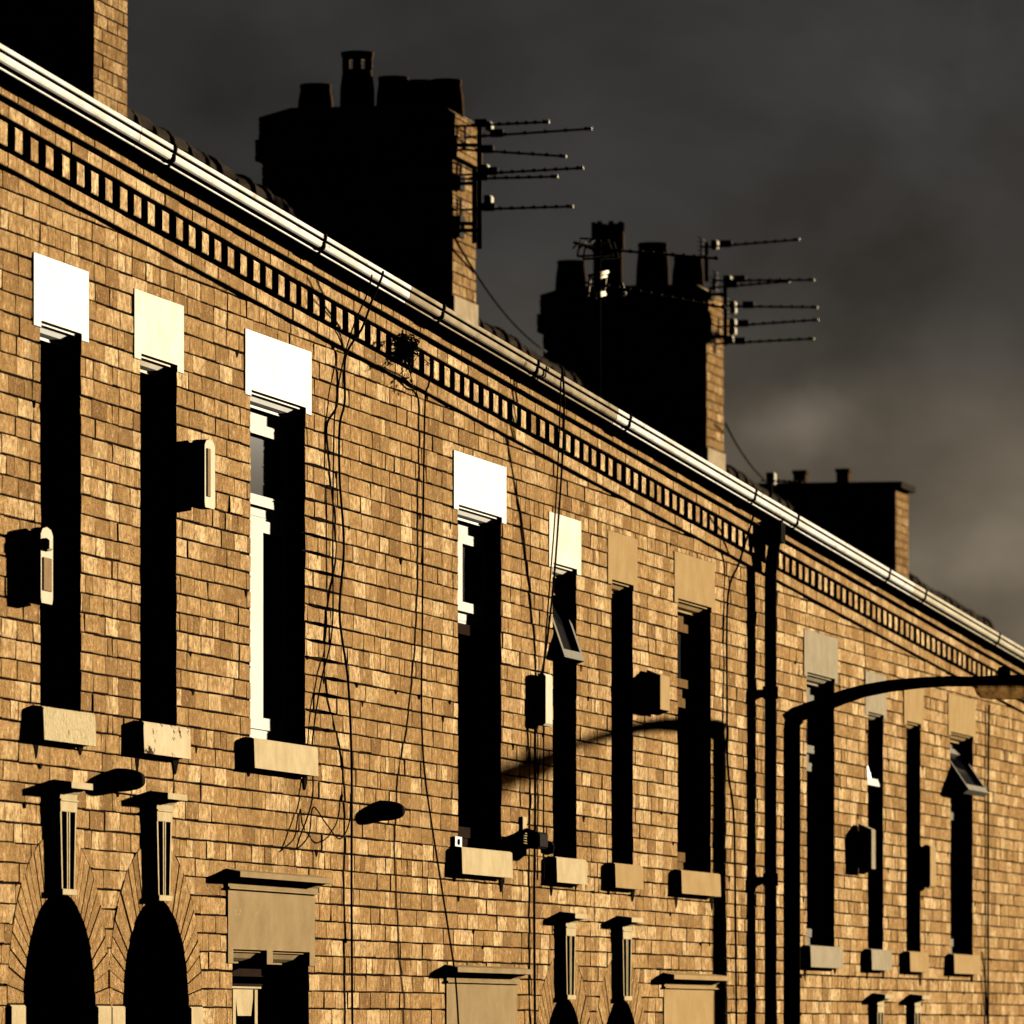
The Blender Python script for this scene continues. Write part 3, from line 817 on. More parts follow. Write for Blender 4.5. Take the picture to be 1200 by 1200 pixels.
houses['AR'] = house('R', 0, cfg([('cream', 'cream lintel with a rusty stain'), ('white', 'bright white painted lintel')], [('peeling', 'cream sill with peeling paint'), ('stone_pale', 'rough stone sill')], 'gutter_white',
        q=(0.125, 0.082), fr=('brownframe', 'upvc'), stile=(0.05, 0.50), ground='render', joint_marks=[(3.72, Z0 + 1.35, Z0 + 2.15, 0.34, 2), (3.66, Z0 + 2.15, Z0 + 2.5, 0.2, 1)]),
    'terraced house with a rust-stained cream lintel and a sill of peeling paint')
houses['BL'] = house('L', 1, cfg([('white', 'tall bright white painted lintel'), ('cream', 'off-white lintel with worn patches')], [('stone_pale', 'cream painted sill'), ('stone_pale', 'cream sill with a pale edge')], 'gutter_dull',
        tl=(0.44, 0.46), sw=(0, D_(19)), fr=('upvc', 'frame_grey'), tstile=(0.39, 0.045), low=('door', None), ground='render', glabel='rough pale rendered lintel'),
    'terraced house with a tall white lintel and a dull unpainted gutter')
houses['BR'] = house('R', 1, cfg([STN, STN], [('stone', 'tan stone sill'), ('stone', 'tan stone sill')], 'gutter_white', fr=('frame_grey', 'brownframe'), jamb='stone'),
    'terraced house with plain sandstone lintels and sills just before the black downpipe')
houses['CL'] = house('L', 2, cfg([('stone_grey', 'plain stone lintel'), ('stone_grey', 'greyish lintel')], [('stone_grey', 'grey painted sill'), ('stone_grey', 'grey painted sill')], 'gutter_white',
        sw=(0, D_(10)), fr=('frame_grey', 'upvc'), jamb='stone'),
    'terraced house just beyond the black downpipe, with grey painted window sills')
houses['CR'] = house('R', 2, cfg([STN, STN], [('stone', 'tan stone sill'), ('stone', 'tan stone sill')], 'gutter_cream', tl=(0.5, 0.42), sw=(0, D_(34)), fr=('upvc', 'frame_grey'), q=(0.105, 0.085), jamb='stone'),
    'terraced house near the right edge, its wide window propped far open')
houses['DL'] = house('L', 3, cfg([STN, STN], [STN, STN], 'gutter_cream', fr=('frame_grey', 'frame_grey'), jamb='stone'),
    'far terraced house under the chimney stack with a tall louvred pot')
houses['DR'] = house('R', 3, cfg([STN, STN], [STN, STN], 'gutter_white', fr=('frame_grey', 'frame_grey'), jamb='stone'),
    'far terraced house one roof beyond the stack with the louvred pot')
far = [('EL', 'DL', 1, 'far terraced house under the chimney stack with the crown-topped pot'),
       ('ER', 'DR', 1, 'far terraced house one roof beyond the stack with the crown-topped pot'),
       ('FL', 'DL', 2, 'farthest but one terraced house, under the low capped chimney with two small square pots'),
       ('FR', 'DR', 2, 'farthest terraced house, last of the row beyond the low capped chimney')]
for k, src, n, lab in far:
    h = copy_tree(houses[src]); h.location = houses[src].location + Vector((PITCH * n, 0, -STEP * n)); h['label'] = lab; houses[k] = h
chimney(houses['BL'], 1, [(0.15, 0.23, 0.26, 'plain'), (0.5, 0.23, 0.3, 'plain'), (0.85, 0.23, 0.26, 'plain')])
chimney(houses['CL'], 2, [(0.15, 0.23, 0.26, 'plain'), (0.5, 0.23, 0.3, 'plain'), (0.85, 0.23, 0.26, 'plain')])
chimney(houses['DL'], 3, [(0.085, 0.225, 0.22, 'plain'), (0.25, 0.21, 0.24, 'back'), (0.39, 0.22, 0.27, 'back'), (0.55, 0.22, 0.43, 'hood'), (0.77, 0.225, 0.21, 'plain')], soot=1)
chimney(houses['EL'], 4, [(0.155, 0.24, 0.27, 'plain'), (0.37, 0.25, 0.385, 'plain'), (0.645, 0.245, 0.56, 'crown'), (0.87, 0.235, 0.255, 'plain')], soot=1)
chimney(houses['FL'], 5, [(0.40, 0.115, 0.17, 'square'), (0.70, 0.115, 0.16, 'square')], 'low')

# black downpipe on the party line, a part of the house before it
def downpipe(parent):
    o = parent.location; q = P(903, 700, -0.062); x = q.x
    mb = MB(o); zt = P(903, 645, -0.062).z
    zg = P(903, 645, 0).z - 6.0
    eave = -STEP + RK(x - CA - PITCH) + 0.285
    mb.tube([(x, -0.062, -1.2 + 0.0), (x, -0.062, eave - 0.30)], 0.034, 'black', 14)
    mb.tube([(x, -0.062, eave - 0.30), (x, -0.068, eave - 0.22), (x, -0.088, eave - 0.10), (x, -0.10, eave + 0.01)], 0.034, 'black', 14)
    z = -0.9
    while z < eave - 0.3:
        mb.tube([(x, -0.062, z), (x, -0.062, z + 0.07)], 0.043, 'black', 14)
        mb.box(x - 0.075, x + 0.075, -0.03, 0.0, z + 0.01, z + 0.05, 'black')
        z += 1.05
    # hopper-like outlet under the gutter
    mb.box(x - 0.07, x + 0.07, -0.135, -0.05, eave - 0.12, eave - 0.008, 'black')
    mb.build('downpipe', parent)
downpipe(houses['CL'])

# ------------------------------------------------------------------ alarm boxes
def alarm(px0, px1, py0, py1, y_out, shape, front, label, extra=None):
    """px0..px1: front face in the photo, y_out projection"""
    a = P(px0, py0, -y_out); b = P(px1, py0, -y_out); z1 = a.z; z0 = P(px0, py1, -y_out).z
    x0, x1 = a.x, b.x; cx = (x0 + x1) / 2
    root = empty('alarm_box', (cx, 0, z0), label, 'alarm box', 'burglar alarm boxes on the brick fronts')
    mb = MB((cx, 0, z0)); p = y_out; h = z1 - z0; w = x1 - x0
    if shape == 'round':    # domed head, flared base
        pts = [(x0, z0 + 0.02), (x0 + 0.01, z0), (x1 - 0.01, z0), (x1, z0 + 0.02), (x1, z1 - h * 0.10), (x1 - w * 0.15, z1 - h * 0.03), (cx, z1), (x0 + w * 0.15, z1 - h * 0.03), (x0, z1 - h * 0.10)]
    else:
        pts = [(x0, z0), (x1, z0), (x1, z1), (x0, z1)]
    if shape == 'hex':
        c0, c1 = h * 0.15, h * 0.13; g = 0.018
        vs = [(x0 - g, -0.018, z0 - c1), (x1 + g, -0.018, z0 - c1), (x1 + g, -0.018, z1 + c0), (x0 - g, -0.018, z1 + c0), (x0, -p, z0), (x1, -p, z0), (x1, -p, z1), (x0, -p, z1)]
        mb.add(vs, [(3, 2, 1, 0), (4, 5, 6, 7), (0, 1, 5, 4), (1, 2, 6, 5), (2, 3, 7, 6), (3, 0, 4, 7)], front)
    else:
        mb.prism(pts, -p, -0.018, front, 0.5, 0.012)
    body = mb.build('cover', root)
    bb = MB((cx, 0, z0)); e = 0.012
    bb.prism([(cx + (x - cx) * 0.85, z0 + h / 2 + (z - z0 - h / 2) * 0.92) for x, z in pts], -0.0175, -0.003, 'alarm_dark')
    bb.build('back_plate', root)
    if extra: extra(root, (cx, 0, z0), x0, x1, z0, z1, p)
    return root
def sounder(root, off, x0, x1, z0, z1, p):
    h = z1 - z0; w = x1 - x0; cx = (x0 + x1) / 2
    mb = MB(off); mb.box(x0 + w * 0.15, x1 - w * 0.15, -p - 0.004, -p + 0.001, z0 + h * 0.16, z0 + h * 0.60, 'alarm_dark', 0.5, 0.003); mb.build('panel', root)
    lb = MB(off); lb.box(cx - w * 0.22, cx + w * 0.15, -p - 0.018, -p + 0.001, z0 + h * 0.69, z0 + h * 0.85, 'alarm', 0.5, 0.008); lb.build('strobe', root)
def plain_panel(root, off, x0, x1, z0, z1, p):
    h = z1 - z0; w = x1 - x0
    mb = MB(off); mb.box(x0 + w * 0.2, x1 - w * 0.5, -p - 0.004, -p + 0.001, z0 + h * 0.16, z0 + h * 0.86, 'alarm_dark', 0.5, 0.002); mb.build('panel', root)
alarm(48, 62, 616, 706, 0.062, 'round', 'alarm', 'domed cream alarm box with a brown panel, beside the nearest narrow window', sounder)
alarm(240, 252, 513, 594, 0.075, 'round', 'alarm', 'domed pale alarm box with a lit narrow front, right of the cream stained lintel window', plain_panel)
alarm(639, 648, 789, 850, 0.055, 'box', 'alarm', 'slim pale alarm box above the floodlight with a cable running down from it')
alarm(774, 785, 791, 831, 0.085, 'hex', 'alarm_tan', 'boxy tan alarm box between two plain sandstone windows')
alarm(1021.5, 1026, 972, 1018, 0.095, 'hex', 'stone_grey', 'six-sided dark alarm box between the street lamp and a slim open window')
alarm(1090, 1097, 990, 1040, 0.06, 'box', 'alarm_tan', 'small square alarm box farthest along the terrace, left of the widely propped window')

# ------------------------------------------------------------------ dark round cowls low on the wall
def cowl(pxr, py, label):
    q = P(pxr, py, -0.10); x = q.x; z = q.z
    mb = MB((x, 0, z)); n = 10; m_ = 20; vs = []; fs = []
    for i in range(n + 1):
        t = math.pi / 2 * i / n
        for k in range(m_):
            a = 2 * math.pi * k / m_
            vs.append((x + 0.09 * math.cos(t) ** 0.6 * math.cos(a), 0.002 - 0.112 * math.sin(t), z + 0.046 * math.cos(t) ** 0.6 * math.sin(a)))
    for i in range(n):
        for k in range(m_): fs.append((i * m_ + k, i * m_ + (k + 1) % m_, (i + 1) * m_ + (k + 1) % m_, (i + 1) * m_ + k))
    fs.append(tuple(range(m_ - 1, -1, -1)))
    mb.add(vs, fs, 'black', 0.5, True)
    o = mb.build('vent_cowl', None, loc=(x, 0, z))
    return tag(o, label, 'vent', 'round vent cowls on the brickwork')
cowl(166, 914, 'black oval vent cowl bulging from the brick beside the nearest capped keystone')
cowl(471, 950, 'black oval vent cowl on bare brick beside the hanging cables, below the first-floor sills')

# ------------------------------------------------------------------ floodlight
def floodlight():
    c = P(617, 985, -0.02)
    root = empty('floodlight', (c.x, 0, c.z), 'black finned floodlight on a wall bracket beside the narrow window with the open top light', 'floodlight')
    off = (c.x, 0, c.z)
    mb = MB(off); mb.box(c.x - 0.05, c.x + 0.05, -0.012, -0.002, c.z - 0.075, c.z + 0.115, 'stone_pale', 0.5, 0.004); mb.build('bracket', root)
    hb = MB(off); a = D_(12)
    hb.tube([(c.x + 0.02, -0.012, c.z + 0.05), (c.x + 0.02, -0.05, c.z + 0.04), (c.x, -0.06, c.z)], 0.012, 'black')
    hb.box(c.x - 0.11, c.x + 0.11, -0.10, -0.045, c.z - 0.04, c.z + 0.04, 'black', 0.5, 0.006)
    for k in range(7):
        z = c.z - 0.036 + k * 0.012
        hb.box(c.x - 0.10, c.x + 0.10, -0.0445, -0.025, z, z + 0.004, 'black')
    hb.build('lamp_body', root)
    gb = MB(off); gb.box(c.x - 0.095, c.x + 0.095, -0.106, -0.1005, c.z - 0.03, c.z + 0.03, 'glass'); gb.build('lens', root)
    sb = MB(off); d = P(640, 990, -0.07); sb.lathe((d.x, -0.075, d.z - 0.02), [(0.005, -0.03), (0.03, -0.02), (0.036, 0.01), (0.022, 0.035), (0.005, 0.04)], 'black', 14)
    sb.tube([(d.x, 0.0, d.z), (d.x, -0.06, d.z)], 0.012, 'black'); sb.build('motion_sensor', root)
floodlight()

# small white plate on the sill
q0 = P(533, 980, -0.01); mb = MB((q0.x, 0, q0.z)); b = P(541, 993, -0.01)
mb.box(q0.x, b.x, -0.012, 0.03, b.z, q0.z, 'white', 0.5, 0.002)
mb.tube([((q0.x + b.x) / 2, -0.010, (b.z + q0.z) / 2), ((q0.x + b.x) / 2, -0.016, (b.z + q0.z) / 2)], 0.014, 'black', 12)
tag(mb.build('cable_plate', None, loc=(q0.x, 0, q0.z)), 'small white plate with a dark hole at the end of a cream sill', 'plate')

# ------------------------------------------------------------------ street lamp
def street_lamp():
    yb = -0.23; c = P(928, 1000, yb); x = c.x
    zg = gz(x - CA)
    root = empty('street_lamp', (x, yb, zg), 'black street lamp with a curved arm and flat lantern, standing close to the brick front', 'street lamp')
    off = (x, yb, zg)
    ztop = P(928, 842, yb).z
    mb = MB(off)
    mb.tube([(x, yb, zg - 0.05), (x, yb, zg + 1.1)], 0.075, 'black', 16)
    mb.tube([(x, yb, zg + 1.1), (x, yb, zg + 1.16)], [0.075, 0.05], 'black', 16)
    mb.tube([(x, yb, zg + 1.15), (x, yb, ztop - 0.06), (x, yb - 0.004, ztop - 0.02), (x, yb - 0.03, ztop + 0.01)], 0.048, 'black', 16)
    mb.build('post', root)
    ab = MB(off); pts = []
    for px, py in ((922, 845), (932, 838), (948, 832), (965, 825), (985, 817), (1010, 809), (1040, 803), (1075, 799), (1105, 797), (1135, 797)):
        dy = (px - 928) / (F_PX / 46.6 * 0.985)
        pts.append((x, yb - dy, P(px, py, yb - dy).z))
    ab.tube(pts, [0.044, 0.046, 0.045, 0.042, 0.040, 0.036, 0.034, 0.031, 0.029, 0.028], 'black', 12); ab.build('arm', root)
    y0 = pts[-1][1] + 0.05; z = pts[-1][2] - 0.008
    hb = MB(off); L = 0.58; n = 12; vs = []; fs = []; m_ = 16
    for i in range(n + 1):
        t = i / n; w = 0.13 * (0.35 + 0.65 * math.sin(math.pi * min(1, 0.12 + t * 0.83)) ** 0.5); h = 0.030 + 0.012 * math.sin(math.pi * t)
        for k in range(m_):
            a = 2 * math.pi * k / m_; s_, c2 = math.sin(a), math.cos(a)
            vs.append((x + w * (abs(c2) ** 0.5) * (1 if c2 > 0 else -1), y0 - t * L, z + (h if s_ > 0 else 0.014) * (abs(s_) ** 0.6) * (1 if s_ > 0 else -1)))
    for i in range(n):
        for k in range(m_): fs.append((i * m_ + k, i * m_ + (k + 1) % m_, (i + 1) * m_ + (k + 1) % m_, (i + 1) * m_ + k))
    fs += [tuple(range(m_ - 1, -1, -1)), tuple(range(n * m_, (n + 1) * m_))]
    hb.add(vs, fs, 'black', 0.5, True); head = hb.build('lantern', root)
    bb = MB(off)
    pr = []; 
    for i, (t, dz) in enumerate(((0.10, 0.0), (0.13, -0.05), (0.17, -0.072), (0.30, -0.078), (0.72, -0.078), (0.86, -0.07), (0.93, -0.04), (0.95, 0.0))):
        pr.append((y0 - t * L, z - 0.012 + dz))
    bb.sweepx(pr, x - 0.085, x + 0.085, 'bowl'); bb.build('bowl', head)
    pc = MB(off); yc = y0 - 0.22
    pc.lathe((x, yc, z + 0.03), [(0.036, -0.01), (0.036, 0.035), (0.030, 0.055), (0.01, 0.06)], 'black', 16); pc.build('photocell', head)
street_lamp()

# ------------------------------------------------------------------ cables
def smooth(pts, n=8):
    out = []; p = [pts[0]] + list(pts) + [pts[-1]]
    for i in range(1, len(p) - 2):
        for k in range(n):
            t = k / n; a, b, c, d = p[i - 1], p[i], p[i + 1], p[i + 2]
            out.append(0.5 * ((2 * b) + (c - a) * t + (2 * a - 5 * b + 4 * c - d) * t * t + (3 * b - a - 3 * c + d) * t ** 3))
    out.append(pts[-1]); return out
def cable(plist, r, label, m='cable', rng=None):
    """plist: (px, py, projection from the wall)"""
    pts = [P(a, b, -p) for a, b, p in plist]
    pts = smooth(pts)
    base = pts[-1]; mb = MB(base); mb.tube(pts, r, m, 6)
    o = mb.build('cable', None, loc=base)
    return tag(o, label, 'cable', 'cables hanging down the brick fronts')
cable([(449, 318, 0.19), (447, 326, 0.185), (436, 352, 0.14), (424, 385, 0.075), (405, 418, 0.022), (404, 470, 0.016), (398, 500, 0.03), (398, 560, 0.02), (403, 640, 0.018), (398, 720, 0.03), (408, 800, 0.05), (412, 900, 0.02), (412, 1050, 0.016), (413, 1215, 0.016)], 0.0052,
      'thick black cable from the gutter down past the right side of the wide nearest window')
cable([(436, 322, 0.185), (430, 345, 0.15), (415, 380, 0.07), (403, 420, 0.02), (394, 470, 0.018), (391, 520, 0.02), (390, 640, 0.014), (389, 740, 0.012), (376, 800, 0.012), (366, 870, 0.012), (366, 935, 0.03), (350, 985, 0.03), (349, 994, 0.04), (362, 978, 0.03), (367, 946, 0.03), (382, 965, 0.05), (398, 983, 0.05), (409, 965, 0.03), (411, 930, 0.02)], 0.0034,
      'thin black cable that ends in a loose loop below the wide nearest window')
cable([(508, 424, 0.15), (506, 436, 0.10), (502, 452, 0.055), (498, 474, 0.016), (496, 600, 0.014), (495, 720, 0.014), (494, 830, 0.03), (497, 900, 0.06), (505, 960, 0.085), (516, 1030, 0.105), (527, 1100, 0.12), (534, 1150, 0.125), (538, 1215, 0.13)], 0.0045,
      'cable that hangs free of the wall at its foot and crosses the pale ground-floor lintel')
cable([(658, 428, 0.17), (660, 444, 0.175), (661, 470, 0.17), (660, 520, 0.145), (655, 600, 0.10), (649, 680, 0.065), (640, 760, 0.03), (634, 792, 0.014)], 0.0055,
      'black cable from the gutter down to the slim pale alarm box')
cable([(660, 430, 0.17), (657, 452, 0.16), (655, 520, 0.13), (650, 610, 0.09), (643, 700, 0.05), (637, 790, 0.02), (637, 850, 0.016), (637, 1000, 0.016), (637, 1030, 0.016)], 0.004,
      'thin cable beside the narrow open window, running behind the alarm box to the floodlight')
cable([(627, 850, 0.02), (627, 900, 0.014), (627, 960, 0.014), (626, 1060, 0.014), (627, 1215, 0.014)], 0.0065,
      'thick vertical cable below the slim alarm box, down past the floodlight')
cable([(884, 598, 0.17), (882, 608, 0.15), (876, 628, 0.10), (866, 660, 0.045), (853, 700, 0.013), (852, 820, 0.012), (853, 900, 0.02), (860, 960, 0.03), (862, 1100, 0.03), (863, 1215, 0.03)], 0.006,
      'thin cable just left of the black downpipe and its shadow')
cable([(1159, 826, 0.014), (1158, 900, 0.012), (1158, 1000, 0.012), (1158, 1100, 0.012), (1158, 1215, 0.012)], 0.007,
      'straight cable down the plain brick beyond the farthest window')
cable([(1151, 1116, 0.045), (1153, 1135, 0.02), (1156, 1170, 0.012), (1157, 1215, 0.012)], 0.005, 'short cable from the farthest window sill to the ground')
# service cable sagging from the lamp
pts = [P(1162, 818, -1.25), P(1180, 826, -1.5), P(1215, 848, -1.9)]
# roof-to-chimney cables
def span(a, b, sag, label):
    a, b = Vector(a), Vector(b); pts = []
    for k in range(13):
        t = k / 12; pts.append(a.lerp(b, t) - Vector((0, 0, sag * 4 * t * (1 - t))))
    mb = MB(a); mb.tube(pts, 0.008, 'cable', 6); o = mb.build('aerial_cable', None, loc=a)
    tag(o, label, 'cable', 'cables strung between the chimneys')
span(P(529, 272, 3.70), P(640, 412, 3.9), 0.10, 'black cable strung from the aerial stack down behind the next chimney')
span(P(850, 496, 3.70), P(897, 563, 3.9), 0.05, 'black cable strung from the middle aerial stack down to the low far chimney')

# ------------------------------------------------------------------ aerials
def yagi(mb, a, b, n, el, m='metal', lit=True):
    """boom from a to b with cross elements (mostly along X, slightly tilted)"""
    a, b = Vector(a), Vector(b); mb.tube([a, b], 0.0085, m, 6)
    for k in range(n):
        p = a.lerp(b, 0.16 + 0.82 * k / (n - 1)); e = el * (1 - 0.25 * k / n)
        mb.tube([p + Vector((-e, -0.02, -0.006)), p + Vector((e, 0.02, 0.010))], 0.0035, m, 5)
        mb.box(p.x - 0.012, p.x + 0.012, p.y - 0.012, p.y + 0.012, p.z - 0.010, p.z + 0.014, m)
    if lit: mb.tube([b, b + (b - a).normalized() * 0.022], 0.013, 'alloy', 8)
def aerial(mastpx, booms, yplane, label, boxes=(), arm=None, grp='television aerials on the chimneys'):
    mx, m0, m1 = mastpx
    p1 = P(mx, m0, yplane); p0 = P(mx, m1, yplane); x = p1.x
    root = empty('television_aerial', (x, yplane, p0.z), label, 'aerial', grp)
    off = (x, yplane, p0.z); mb = MB(off)
    mb.tube([(x, yplane, p0.z), (x, yplane, p1.z)], 0.018, 'metal', 10)
    if arm:
        for zpy in arm:
            z = P(mx, zpy, yplane).z
            mb.tube([(x, yplane, z), (x - 0.03, 3.76, z)], 0.014, 'metal', 8); mb.box(x - 0.1, x + 0.04, 3.715, 3.74, z - 0.05, z + 0.05, 'metal')
    mb.build('mast', root)
    for (xa, ya, xb, yb, n) in booms:
        # booms point across the street: Y runs out as the picture runs right
        def at(px, py):
            a = (px - 600) / F_PX; s = x / (C_ + a * S_); y = s * (S_ - a * C_) - DIST
            return Vector((x, y, s * (1205 - py) / F_PX + EYE))
        bm = MB(off); A, B = at(xa, ya), at(xb, yb)
        yagi(bm, A, B, n, 0.13)
        # reflector at the back end
        d = (A - B).normalized()
        for k in (-0.07, -0.035, 0.0, 0.035, 0.07):
            bm.tube([A + Vector((-0.15, 0.0, k)), A + Vector((0.15, 0.0, k))], 0.004, 'metal', 5)
        bm.tube([A + Vector((0, 0, -0.075)), A + Vector((0, 0, 0.075))], 0.008, 'metal', 6)
        C2 = A.lerp(B, 0.26); bm.box(C2.x - 0.03, C2.x + 0.03, C2.y - 0.045, C2.y + 0.045, C2.z - 0.012, C2.z + 0.04, 'metal', 0.5, 0.006)
        bm.build('boom', root)
    for (px, py, w, h) in boxes:
        a = (px - 600) / F_PX; s = x / (C_ + a * S_); y = s * (S_ - a * C_) - DIST; z = s * (1205 - py) / F_PX + EYE
        bm = MB(off); bm.box(x - 0.05, x + 0.05, y - w / 2, y + w / 2, z - h / 2, z + h / 2, 'alloy', 0.5, 0.01); bm.build('junction_box', root)
    return root
aerial((562, 148, 292), [(538, 148, 640, 143, 9), (545, 161, 690, 151, 6), (540, 175, 660, 183, 7)], 3.60, 'upper three long aerials on the mast at the tall stack with the louvred pot', [(574, 148, 0.04, 0.06)], (170, 270))
aerial((556, 195, 285), [(540, 205, 680, 197, 10), (535, 210, 650, 207, 8), (540, 246, 668, 242, 9)], 3.64, 'lower three ribbed aerials on the mast at the tall stack with the louvred pot', [(569, 199, 0.05, 0.07), (573, 237, 0.05, 0.09)], (215, 262))
aerial((828, 284, 330), [(822, 290, 934, 281, 9)], 3.66, 'single aerial highest on the stack with the crown-topped pot', [(838, 287, 0.05, 0.07)])
aerial((850, 325, 405), [(838, 329, 951, 328, 9), (836, 337, 922, 330, 8), (850, 359, 955, 360, 8), (842, 383, 956, 375, 9), (838, 403, 951, 397, 9)], 3.62, 'cluster of five stacked aerials beside the lit face of the stack with the crown-topped pot',
       [(853, 329, 0.06, 0.08), (859, 357, 0.05, 0.05), (860, 364, 0.04, 0.05), (859, 378, 0.05, 0.06), (859, 388, 0.05, 0.06), (856, 398, 0.05, 0.06)], (345, 395))
# near aerials on one mast rising from the roof slope
def roof_aerial():
    yp = 2.6; q = P(702, 338, yp); x = q.x
    pair = (x - CA) / PITCH; zroof = EYE + 3.10 - SLOPE * (x - CA) + 0.374 + (RIDGE_H - 0.374) * (yp + 0.075) / (RIDGE_Y + 0.075)
    root = empty('television_aerial', (x, yp, zroof), 'pair of crossed sunlit aerials in front of the crown-topped pot', 'aerial', 'television aerials on the chimneys')
    off = (x, yp, zroof); mb = MB(off); mb.tube([(x, yp, zroof - 0.05), (x, yp, P(702, 282, yp).z)], 0.013, 'black', 10); mb.build('mast', root)
    def at(px, py):
        a = (px - 600) / F_PX; s = x / (C_ + a * S_); return Vector((x, s * (S_ - a * C_) - DIST, s * (1205 - py) / F_PX + EYE))
    b1 = MB(off); yagi(b1, at(690, 291), at(842, 303), 11, 0.10, 'metal', False)
    for px in (676, 684, 692, 700):
        p = at(px, 288); b1.tube([p + Vector((-0.14, 0, -0.03)), p + Vector((0.14, 0, 0.05))], 0.006, 'metal', 5)
    a, b = at(674, 286), at(716, 300); b1.tube([at(672, 284), at(700, 292)], 0.01, 'metal', 6)
    for dx in (-0.10, 0.10):
        pa, pb, pc, pd = [at(*q) + Vector((dx, 0, 0)) for q in ((680, 302), (684, 281), (716, 283), (722, 300))]
        b1.tube([pa, pb, pc, pd, pa], 0.009, 'metal', 6)
    b1.build('boom', root)
    b2 = MB(off); yagi(b2, at(686, 331), at(851, 361), 12, 0.10, 'metal', False)
    b2.build('boom', root)
    # ladder-like reflector catching the sun
    r = MB(off); A, B, C2, D2 = at(694, 327), at(708, 319), at(705, 343), at(691, 351)
    up = [(at(694, 325) + Vector((-0.02, 0, 0)), at(709, 317)), (at(694, 329), at(707, 322)), (at(692, 346), at(705, 341)), (at(691, 352), at(706, 343))]
    for a, b in up: r.tube([a + Vector((-0.10, 0.0, 0)), b + Vector((0.10, 0, 0))], 0.010, 'alloy', 6)
    r.tube([at(695, 326) + Vector((-0.10, 0, 0)), at(692, 350) + Vector((-0.10, 0, 0))], 0.009, 'alloy', 6); r.tube([at(707, 320) + Vector((0.10, 0, 0)), at(704, 344) + Vector((0.10, 0, 0))], 0.009, 'alloy', 6)
    r.build('reflector', root)
    k = MB(off); a, b = at(722, 350), at(734, 343); k.tube([a, b], 0.011, 'alloy', 6); k.tube([at(729, 331), at(731, 340)], 0.008, 'alloy', 6); k.build('clamp', root)
roof_aerial()
def far_aerial():
    yp = 3.9; q = P(903, 562, yp)
    root = empty('television_aerial', (q.x, yp, q.z - 0.4), 'small aerial with a white box low beside the far capped chimney', 'aerial', 'television aerials on the chimneys')
    off = root.location; mb = MB(off); x = q.x
    mb.tube([(x, yp, q.z - 0.6), (x, yp, q.z + 0.02)], 0.016, 'metal', 8); mb.build('mast', root)
    def at(px, py):
        a = (px - 600) / F_PX; s = x / (C_ + a * S_); return Vector((x, s * (S_ - a * C_) - DIST, s * (1205 - py) / F_PX + EYE))
    b = MB(off); yagi(b, at(892, 563), at(940, 565), 7, 0.1, 'metal', False); b.build('boom', root)
    j = MB(off); p = at(904, 561); j.box(x - 0.06, x + 0.06, p.y - 0.035, p.y + 0.035, p.z - 0.05, p.z + 0.05, 'alloy', 0.5, 0.01); j.build('junction_box', root)
far_aerial()

# ------------------------------------------------------------------ weed in the cornice
def weed():
    c = P(479, 408, -0.05); rng = random.Random(3)
    root = empty('wall_weed', c, 'dark straggly weed growing out of the dentil cornice beside the hanging cables', 'plant')
    sb = MB(c); lb = MB(c)
    for k in range(26):
        d = Vector((rng.gauss(0, 0.07), -abs(rng.gauss(0.03, 0.02)) , rng.gauss(0.0, 0.035)))
        if k < 4: d *= 2.2
        p0 = c + Vector((rng.gauss(0, 0.04), 0.02, rng.gauss(-0.005, 0.02))); p1 = p0 + d * 0.5 + Vector((0, 0, 0.015)); p2 = p0 + d
        sb.tube([p0, p1, p2], [0.0035, 0.003, 0.0015], 'leaf', 5)
        for q in range(16):
            t = rng.uniform(0.2, 1.0); b = p0.lerp(p2, t) + Vector((rng.gauss(0, 0.02), rng.gauss(0, 0.008), rng.gauss(0, 0.009)))
            u = Vector((rng.gauss(0, 1), rng.gauss(0, 1), rng.gauss(0, 1))).normalized(); w = u.orthogonal().normalized(); s = rng.uniform(0.008, 0.018)
            lb.add([b - u * s, b + w * s * 0.4, b + u * s, b - w * s * 0.4], [(0, 1, 2, 3)], 'leaf')
    sb.build('stem', root); lb.build('foliage', root)
weed()

# ------------------------------------------------------------------ ground
def slab(name, y0, y1, dz, m, x0=-30, x1=160, thick=0.3):
    mb = MB((0, 0, 0)); n = 19; vs = []; fs = []
    mb.sweepx([(y0, gz(x0 - CA) + dz), (y1, gz(x0 - CA) + dz), (y1, gz(x0 - CA) + dz - thick), (y0, gz(x0 - CA) + dz - thick)], x0, x1, m, SLOPE)
    return mb.build(name, None, None, 'structure')
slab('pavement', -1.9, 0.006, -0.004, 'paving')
slab('kerb', -2.05, -1.9, -0.004, 'kerb')
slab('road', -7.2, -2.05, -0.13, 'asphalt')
slab('opposite_kerb', -7.35, -7.2, -0.004, 'kerb')
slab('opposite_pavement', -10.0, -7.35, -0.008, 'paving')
mb = MB((0, 0, 0)); vs = []
for x, y in ((-900, -900), (-30, -900), (160, -900), (900, -900)): pass
xs = (-900, -30, 160, 900); vs = [(x, y, gz(max(-30, min(160, x)) - CA) - 0.5) for x in xs for y in (-900, 900)]
mb.add(vs, [(0, 2, 3, 1), (2, 4, 5, 3), (4, 6, 7, 5)], 'earth'); mb.build('ground', None, None, 'structure')

